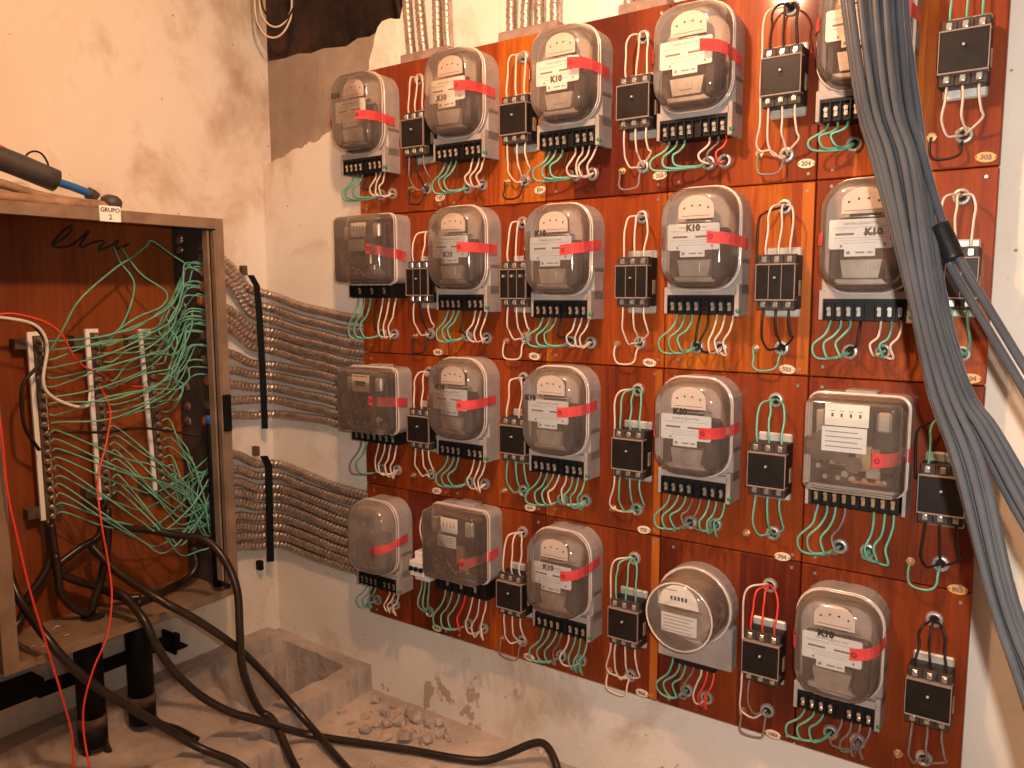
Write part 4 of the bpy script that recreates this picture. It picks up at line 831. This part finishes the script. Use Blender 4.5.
# thick cables of the cabinet
CR = 0.0108
cable('power_cable', [(-0.40, -0.60, 0.66), (-0.36, -0.575, 0.64), (-0.3, -0.529, 0.631), (-0.25, -0.487, 0.615), (-0.18, -0.442, 0.602), (-0.12, -0.424, 0.551), (-0.08, -0.418, 0.473), (-0.06, -0.429, 0.368), (-0.05, -0.432, 0.258), (-0.065, -0.377, 0.12), (-0.022, -0.358, 0.085), (0.111, -0.399, 0.02), (0.222, -0.438, 0.013), (0.40, -0.50, 0.013)], CR, 'cable_brown', 'thick dark cable bulging over the right frame of the cabinet', 'cable')
cable('power_cable', [(-0.40, -0.64, 0.60), (-0.36, -0.626, 0.562), (-0.3, -0.607, 0.521), (-0.2, -0.57, 0.468), (-0.14, -0.495, 0.395), (-0.09, -0.41, 0.296), (-0.089, -0.315, 0.17), (-0.006, -0.262, 0.05), (0.183, -0.305, 0.013), (0.312, -0.35, 0.013), (0.5, -0.42, 0.013)], CR, 'cable_brown', 'thick dark cable slanting down from the cabinet to the floor hole', 'cable')
cable('power_cable', [(-0.36, -0.63, 0.48), (-0.3, -0.628, 0.486), (-0.26, -0.619, 0.465), (-0.2, -0.615, 0.423), (-0.17, -0.601, 0.354), (-0.14, -0.575, 0.286), (-0.1, -0.532, 0.215), (-0.05, -0.478, 0.159), (0.0, -0.405, 0.112), (0.02, -0.29, 0.03), (0.16, -0.215, 0.013), (0.303, -0.16, 0.013), (0.431, -0.12, 0.013), (0.505, -0.085, 0.014), (0.555, -0.052, 0.032), (0.607, -0.015, 0.06), (0.645, 0.0, 0.068), (0.69, -0.02, 0.05), (0.75, -0.07, 0.014), (0.9, -0.2, 0.013)], CR, 'cable_brown', 'long dark cable running over the floor along the board wall', 'cable')
cable('power_cable', [(-0.38, -0.86, 0.62), (-0.34, -0.86, 0.557), (-0.3, -0.858, 0.519), (-0.22, -0.852, 0.467), (-0.18, -0.829, 0.409), (-0.15, -0.789, 0.345), (-0.12, -0.735, 0.28), (-0.109, -0.642, 0.18), (-0.054, -0.569, 0.1), (0.054, -0.528, 0.069), (0.164, -0.52, 0.02), (0.30, -0.55, 0.013)], CR, 'cable_brown', 'thick dark cable leaving the lower left corner of the cabinet', 'cable')
cable('power_cable', [(-0.35, -0.545, 0.12), (-0.345, -0.535, 0.09), (-0.32, -0.52, 0.060), (-0.26, -0.50, 0.050), (-0.19, -0.49, 0.038)], 0.010, 'cable_brown', 'short dark cable coming out of the right black pipe', 'cable')
cable('power_cable', [(-0.35, -0.705, 0.12), (-0.35, -0.712, 0.06), (-0.35, -0.718, 0.03)], 0.010, 'cable_brown', 'left dark cable hanging below the left black pipe', 'cable')
cable('power_cable', [(-0.345, -0.675, 0.12), (-0.33, -0.672, 0.07), (-0.32, -0.665, 0.035)], 0.010, 'cable_brown', 'right dark cable hanging below the left black pipe', 'cable')
IC = [([(-0.42, -0.738, 0.69), (-0.42, -0.735, 0.634), (-0.42, -0.739, 0.583), (-0.42, -0.766, 0.537), (-0.42, -0.798, 0.501), (-0.41, -0.826, 0.449), (-0.40, -0.87, 0.425)], 'dark cable from the left strip curving left to the cabinet corner'),
      ([(-0.41, -0.734, 0.68), (-0.41, -0.731, 0.623), (-0.41, -0.725, 0.553), (-0.41, -0.684, 0.514), (-0.41, -0.619, 0.471), (-0.40, -0.564, 0.428), (-0.38, -0.52, 0.42)], 'dark cable from the left strip curving right along the cabinet bottom'),
      ([(-0.40, -0.733, 0.60), (-0.4, -0.73, 0.544), (-0.4, -0.728, 0.502), (-0.4, -0.706, 0.455), (-0.395, -0.677, 0.425), (-0.39, -0.662, 0.415)], 'dark cable dropping to the hole in the cabinet bottom'),
      ([(-0.40, -0.590, 0.69), (-0.40, -0.595, 0.60), (-0.4, -0.618, 0.50), (-0.4, -0.64, 0.45), (-0.4, -0.651, 0.415)], 'dark cable from the middle strip to the hole in the cabinet bottom'),
      ([(-0.42, -0.72, 0.565), (-0.42, -0.66, 0.594), (-0.42, -0.61, 0.612), (-0.42, -0.592, 0.66), (-0.42, -0.592, 0.70)], 'dark cable bridging the left and middle strips'),
      ([(-0.40, -0.335, 0.50), (-0.385, -0.338, 0.46), (-0.38, -0.37, 0.432), (-0.37, -0.43, 0.424), (-0.36, -0.50, 0.418), (-0.35, -0.55, 0.417)], 'dark cable lying along the cabinet bottom right')]
for pts, lab in IC: cable('power_cable', pts, 0.0105, 'cable_brown', lab, 'cable')
# pipes and bracket under the cabinet
def pipe(y, lab):
    rt = thing('black_pipe', lab, 'pipe', (-0.35, y, 0.07)); n = 16
    R = lambda r, z: [(r*math.cos(2*math.pi*k/n), r*math.sin(2*math.pi*k/n), z) for k in range(n)]
    bm = bmesh.new(); loft(bm, [R(0.0345, 0.085), R(0.0345, 0.331)]); obj('tube', mesh_of(bm, 'pipe_black', True), rt)
    bm = bmesh.new(); loft(bm, [R(0.030, 0.0), R(0.036, 0.004), R(0.0365, 0.055)]); obj('coupling', mesh_of(bm, 'pipe_black', True), rt)
    bm = bmesh.new(); loft(bm, [R(0.0368, 0.055), R(0.0368, 0.085)]); obj('collar', mesh_of(bm, 'collar_brown', True), rt)['label'] = 'brown dusty collar'
pipe(-0.692, 'upright black pipe under the cabinet, the left of two'); pipe(-0.552, 'upright black pipe under the cabinet, the right of two')
rt = thing('wall_bracket', 'black angle-iron bracket on the wall under the cabinet', 'bracket', (-0.45, -0.75, 0.21))
for nm, b in (('bar', (-0.46, -0.43, -1.3, -0.77, 0.225, 0.262)), ('bar', (-0.465, -0.44, -0.78, -0.37, 0.212, 0.242)), ('flange', (-0.498, -0.43, -1.3, -0.77, 0.262, 0.268)), ('end_plate', (-0.498, -0.43, -0.395, -0.388, 0.185, 0.250)), ('flange', (-0.498, -0.43, -0.395, -0.352, 0.196, 0.202))):
    bm = bmesh.new(); box(bm, b[0]+0.45, b[1]+0.45, b[2]+0.75, b[3]+0.75, b[4]-0.21, b[5]-0.21); obj(nm, mesh_of(bm, 'iron_black'), rt)
# debris: wire clippings on the cabinet bottom
for k in range(14):
    x, y = -0.36+J(.07), -0.83+J(.08); a = random.uniform(0, 3.1); l = random.uniform(.008, .022)
    o = cable('wire_clipping', [(x, y, CZ0+.0055), (x+l*.5*math.cos(a), y+l*.5*math.sin(a), CZ0+.0075), (x+l*math.cos(a), y+l*math.sin(a), CZ0+.0055)], 0.0012, 'wire_white' if k % 3 else 'screw_brass', 'tiny wire clipping lying on the cabinet bottom', 'wire clipping', 'wire clippings in the cabinet', 5, 3)

# ------------------------------------------------------------------ tools on the cabinet
rt = thing('hand_tool', 'dark grey hand tool with blue shaft lying on the cabinet', 'tool', (-0.36, -0.66, 1.49)); ro = Vector(rt.location)
def tpart(nm, pts, r, mat, n=10): obj(nm, wire_mesh([Vector(p) for p in pts], r, mat, n, 4, ro), rt)
tpart('grip', [(-0.36, -0.95, 1.622), (-0.36, -0.86, 1.603), (-0.36, -0.80, 1.59), (-0.36, -0.69, 1.556)], 0.029, 'tool_grey')
tpart('shaft', [(-0.36, -0.69, 1.554), (-0.36, -0.65, 1.545), (-0.36, -0.605, 1.532)], 0.0105, 'tape_blue')
tpart('collar', [(-0.36, -0.612, 1.534), (-0.36, -0.602, 1.530), (-0.36, -0.592, 1.522)], 0.016, 'tool_grey')
tpart('cord_loop', [(-0.36, -0.762, 1.593), (-0.36, -0.752, 1.612), (-0.36, -0.735, 1.621), (-0.36, -0.718, 1.616), (-0.36, -0.706, 1.596), (-0.36, -0.706, 1.580)], 0.0025, 'wire_black', 6)
tpart('trigger_cap', [(-0.36, -0.83, 1.615), (-0.36, -0.815, 1.618), (-0.36, -0.80, 1.612)], 0.008, 'wire_red', 8)
def stick(pts, r, label):
    rt = thing('wooden_stick', label, 'stick', pts[-1]); ro = Vector(pts[-1])
    obj('shaft', wire_mesh([Vector(p) for p in pts], r, 'wood_stick', 10, 5, ro), rt)
    e = Vector(pts[-1]); bm = bmesh.new(); bmesh.ops.create_icosphere(bm, subdivisions=2, radius=r*1.7); bmesh.ops.scale(bm, vec=(1, 1.2, 1), verts=bm.verts)
    obj('dark_knob', mesh_of(bm, 'tool_grey', True), rt, Vector((0, 0.012, 0.0095)))
stick([(-0.33, -0.95, 1.545), (-0.33, -0.829, 1.531), (-0.33, -0.765, 1.516), (-0.33, -0.69, 1.506), (-0.33, -0.585, 1.504)], 0.011, 'brown stick with dark end lying behind on the cabinet top')
stick([(-0.28, -0.95, 1.5), (-0.28, -0.854, 1.497), (-0.28, -0.768, 1.495), (-0.28, -0.70, 1.494), (-0.28, -0.605, 1.495)], 0.0125, 'brown stick with dark end lying along the cabinet front edge')
bm = bmesh.new(); box(bm, -0.02, 0.02, -0.10, 0.10, 0, 0.006, 0, 0.001); o = tag(obj('card_strip', mesh_of(bm, 'plate_white'), None, (-0.40, -0.70, 1.483)), 'pale strip of card lying under the tool on the cabinet', 'card')

# ------------------------------------------------------------------ grey cables hanging in front of the board
HEAD_L = [(1.39, -0.40, 2.10), (1.402, -0.41, 1.92)]; HEAD_R = [(1.475, -0.40, 2.10), (1.487, -0.41, 1.92)]
def head(f): return [tuple(Vector(p).lerp(Vector(q), f)) for p, q in zip(HEAD_L, HEAD_R)]
AL = [(1.419, -0.42, 1.74), (1.457, -0.45, 1.55), (1.488, -0.47, 1.453), (1.55, -0.52, 1.264), (1.587, -0.56, 1.148), (1.624, -0.6, 1.06), (1.674, -0.66, 0.917), (1.721, -0.72, 0.812), (1.80, -0.82, 0.60), (1.95, -0.95, 0.25), (2.1, -1.0, 0.02)]
AR = [(1.481, -0.42, 1.726), (1.51, -0.45, 1.543), (1.542, -0.47, 1.448), (1.581, -0.52, 1.264), (1.618, -0.56, 1.15), (1.66, -0.6, 1.065), (1.704, -0.66, 0.924), (1.756, -0.72, 0.823), (1.84, -0.82, 0.61), (1.99, -0.95, 0.26), (2.14, -1.0, 0.02)]
BL_ = [(1.482, -0.42, 1.726), (1.512, -0.45, 1.543), (1.543, -0.47, 1.448), (1.579, -0.52, 1.264), (1.616, -0.55, 1.149), (1.644, -0.57, 1.102), (1.687, -0.6, 1.025), (1.738, -0.64, 0.949), (1.85, -0.70, 0.76), (2.05, -0.82, 0.35), (2.2, -0.88, 0.02)]
BR_ = [(1.503, -0.42, 1.721), (1.526, -0.45, 1.541), (1.556, -0.47, 1.447), (1.592, -0.52, 1.264), (1.636, -0.55, 1.15), (1.67, -0.57, 1.105), (1.718, -0.6, 1.03), (1.765, -0.64, 0.954), (1.88, -0.70, 0.77), (2.08, -0.82, 0.36), (2.23, -0.88, 0.02)]
AL = [(x+(.006 if z > 1.2 else .002), y, z) for x, y, z in AL]; AR = [(x-(.005 if z > 1.2 else .002), y, z) for x, y, z in AR]; BL_ = [(x-(.006 if z > 1.3 else 0), y, z) for x, y, z in BL_]; BR_ = [(x-(.009 if z > 1.3 else .003), y, z) for x, y, z in BR_]
rc = random.Random(5)
def bundle(n, L, R, f_lo, f_hi, labels, group):
    wob = [rc.uniform(0, 6.28) for _ in range(n)]
    for k in range(n):
        f0 = k/(n-1); pts = []
        for j, (p, q) in enumerate(zip([None, None]+L, [None, None]+R)):
            if j < 2: p = Vector(head(lerp(f_lo, f_hi, f0))[j])
            else: p = Vector(p).lerp(Vector(q), min(1.0, max(0.0, f0+0.06*math.sin(wob[k]+j*0.5))))
            p.y += 0.013*math.sin(k*2.4+j*0.2)+0.003*math.sin(wob[k]*2+j*.6); pts.append(p)
        cable('grey_cable', [Vector((pts[0].x, pts[0].y, 2.495))]+pts, 0.0052, 'cable_grey', labels[k], 'cable', group, 8, 6)
bundle(8, AL, AR, 0.0, 0.75, ['glossy grey cable of the lower hanging strand, %s from its left edge' % w for w in ('first', 'second', 'third', 'fourth', 'fifth', 'sixth', 'seventh', 'eighth')], 'grey cables of the lower strand')
bundle(4, BL_, BR_, 0.75, 1.0, ['glossy grey cable of the middle hanging strand, %s from its left edge' % w for w in ('first', 'second', 'third', 'fourth')], 'grey cables of the middle strand')
BRN = [(1.47, -0.395, 2.10), (1.482, -0.40, 1.92), (1.495, -0.41, 1.726), (1.52, -0.43, 1.546), (1.542, -0.44, 1.473), (1.571, -0.45, 1.38), (1.6, -0.46, 1.315), (1.64, -0.48, 1.248), (1.691, -0.51, 1.165), (1.749, -0.55, 1.073), (1.86, -0.60, 0.90), (2.1, -0.70, 0.45), (2.3, -0.75, 0.02)]
for k, (dx, dy) in enumerate(((-0.0062, 0.002), (0.0062, -0.004))):
    pts = [Vector((x+dx, y+dy, z+dx*0.5)) for x, y, z in BRN]; pts = [Vector((pts[0].x, pts[0].y, 2.495))]+pts
    cable('grey_cable', pts, 0.0056, 'cable_grey', 'glossy dark grey cable branching off to the right, the %s of two' % ['lower', 'upper'][k], 'cable', 'grey cables branching to the right', 8, 6)
cable('cable_tape', [(1.578, -0.452, 1.365), (1.590, -0.457, 1.340), (1.600, -0.461, 1.317)], 0.0135, 'tape_black', 'black tape wound round the branching grey cables', 'tape', None, 10, 4)
cable('grey_cable', [(1.48, -0.38, 2.495), (1.49, -0.385, 2.0), (1.51, -0.40, 1.70), (1.545, -0.43, 1.50), (1.583, -0.47, 1.30), (1.617, -0.50, 1.18), (1.634, -0.515, 1.135)], 0.0052, 'cable_grey', 'short grey cable that ends loose beside the number 504', 'cable')

# ------------------------------------------------------------------ wires in the cavity above, rubble on the floor
for k, (r, mat, lab) in enumerate(((0.062, 'wire_white', 'pale wire coil hanging from the ceiling opening, outer turn'), (0.052, 'wire_white', 'pale wire coil hanging from the ceiling opening, inner turn'), (0.058, 'wire_black', 'black wire loop hanging in the ceiling opening'))):
    cx, cz = -0.315+0.012*k, 2.125+0.018*k
    pts = [(cx-r*1.0, -0.05+.01*k, 2.495), (cx-r*1.05, -0.05, cz+0.08)]+[(cx+r*math.cos(math.pi+math.pi*j/6)*(1-.05*j/6), -0.05+.006*j, cz+1.15*r*math.sin(math.pi+math.pi*j/6)) for j in range(7)]+[(cx+r*0.9, -0.01, cz+0.10), (cx+r*0.5, 0.0, 2.495)]
    cable('wire_coil', pts, 0.003, mat, lab, 'wire', None, 6, 5)
cable('black_cable', [(-0.02, 0.14, 2.49), (0.02, 0.12, 2.25), (0.075, 0.10, 2.12), (0.085, 0.10, 2.06)], 0.008, 'cable_brown', 'dark cable hanging in the ceiling opening behind the conduits', 'cable')
RB = [(0.064, -0.093), (0.026, -0.011), (0.102, -0.046), (0.086, 0.005), (0.178, -0.063), (0.165, -0.003), (0.244, -0.057), (0.303, -0.093), (0.191, -0.139), (0.174, -0.182), (0.249, -0.118), (0.263, -0.025), (0.13, -0.02), (0.096, -0.204), (0.13, -0.11), (0.21, -0.02), (0.06, -0.05), (0.15, -0.09), (0.22, -0.09), (0.12, -0.15), (0.32, -0.04), (0.05, -0.14), (0.28, 0.0), (0.35, -0.13), (-0.02, -0.11), (0.0, -0.17)]
RB += [(0.02+0.42*random.Random(q).random(), -0.36+0.36*random.Random(q+99).random()) for q in range(30)]
def clear_of_cables(x, y, d=0.03):
    for line in ([(0.02, -0.29), (0.16, -0.215), (0.303, -0.16), (0.431, -0.12), (0.505, -0.085)], [(-0.006, -0.262), (0.183, -0.305), (0.312, -0.35), (0.5, -0.42)], [(-0.022, -0.358), (0.111, -0.399), (0.222, -0.438)]):
        for a, b in zip(line, line[1:]):
            A = Vector((*a, 0)); D = Vector((*b, 0))-A; P = Vector((x, y, 0)); t = min(1, max(0, (P-A).dot(D)/D.dot(D)))
            if (P-A-D*t).length < d: return False
    return True
NBIG = len([q for q in RB[:26] if clear_of_cables(*q, 0.042)]); RB = [q for q in RB[:26] if clear_of_cables(*q, 0.042)]+[q for q in RB[26:] if clear_of_cables(*q)]
rr = random.Random(9); RBM = []
for v in range(8):
    bm = bmesh.new(); flat = v % 3 == 0
    bmesh.ops.create_icosphere(bm, subdivisions=1, radius=1.0)
    for q in bm.verts: q.co *= rr.uniform(0.65, 1.15)
    for q in bm.verts: q.co.z *= 0.35 if flat else 0.75; q.co.x *= rr.choice((1.0, 1.0, 1.25))
    RBM.append(mesh_of(bm, 'rubble_tile' if flat else 'rubble'))
for k, (x, y) in enumerate(RB):
    s = rr.uniform(0.012, 0.03) if k < NBIG else rr.uniform(0.006, 0.016); o = obj('rubble_chunk', RBM[k % 8], None, (x, y, floor_h(x, y)+s*(0.22 if (k % 8) % 3 == 0 else 0.5)))
    o.scale = (s, s*rr.uniform(.7, 1.2), s); o.rotation_euler = (J(.5), J(.5), J(3)); tag(o, 'chunk of broken mortar in the rubble heap by the wall' if k < NBIG else 'small mortar shard strewn on the floor around the rubble heap', 'rubble', 'rubble heap by the wall' if k < NBIG else 'strewn mortar shards')
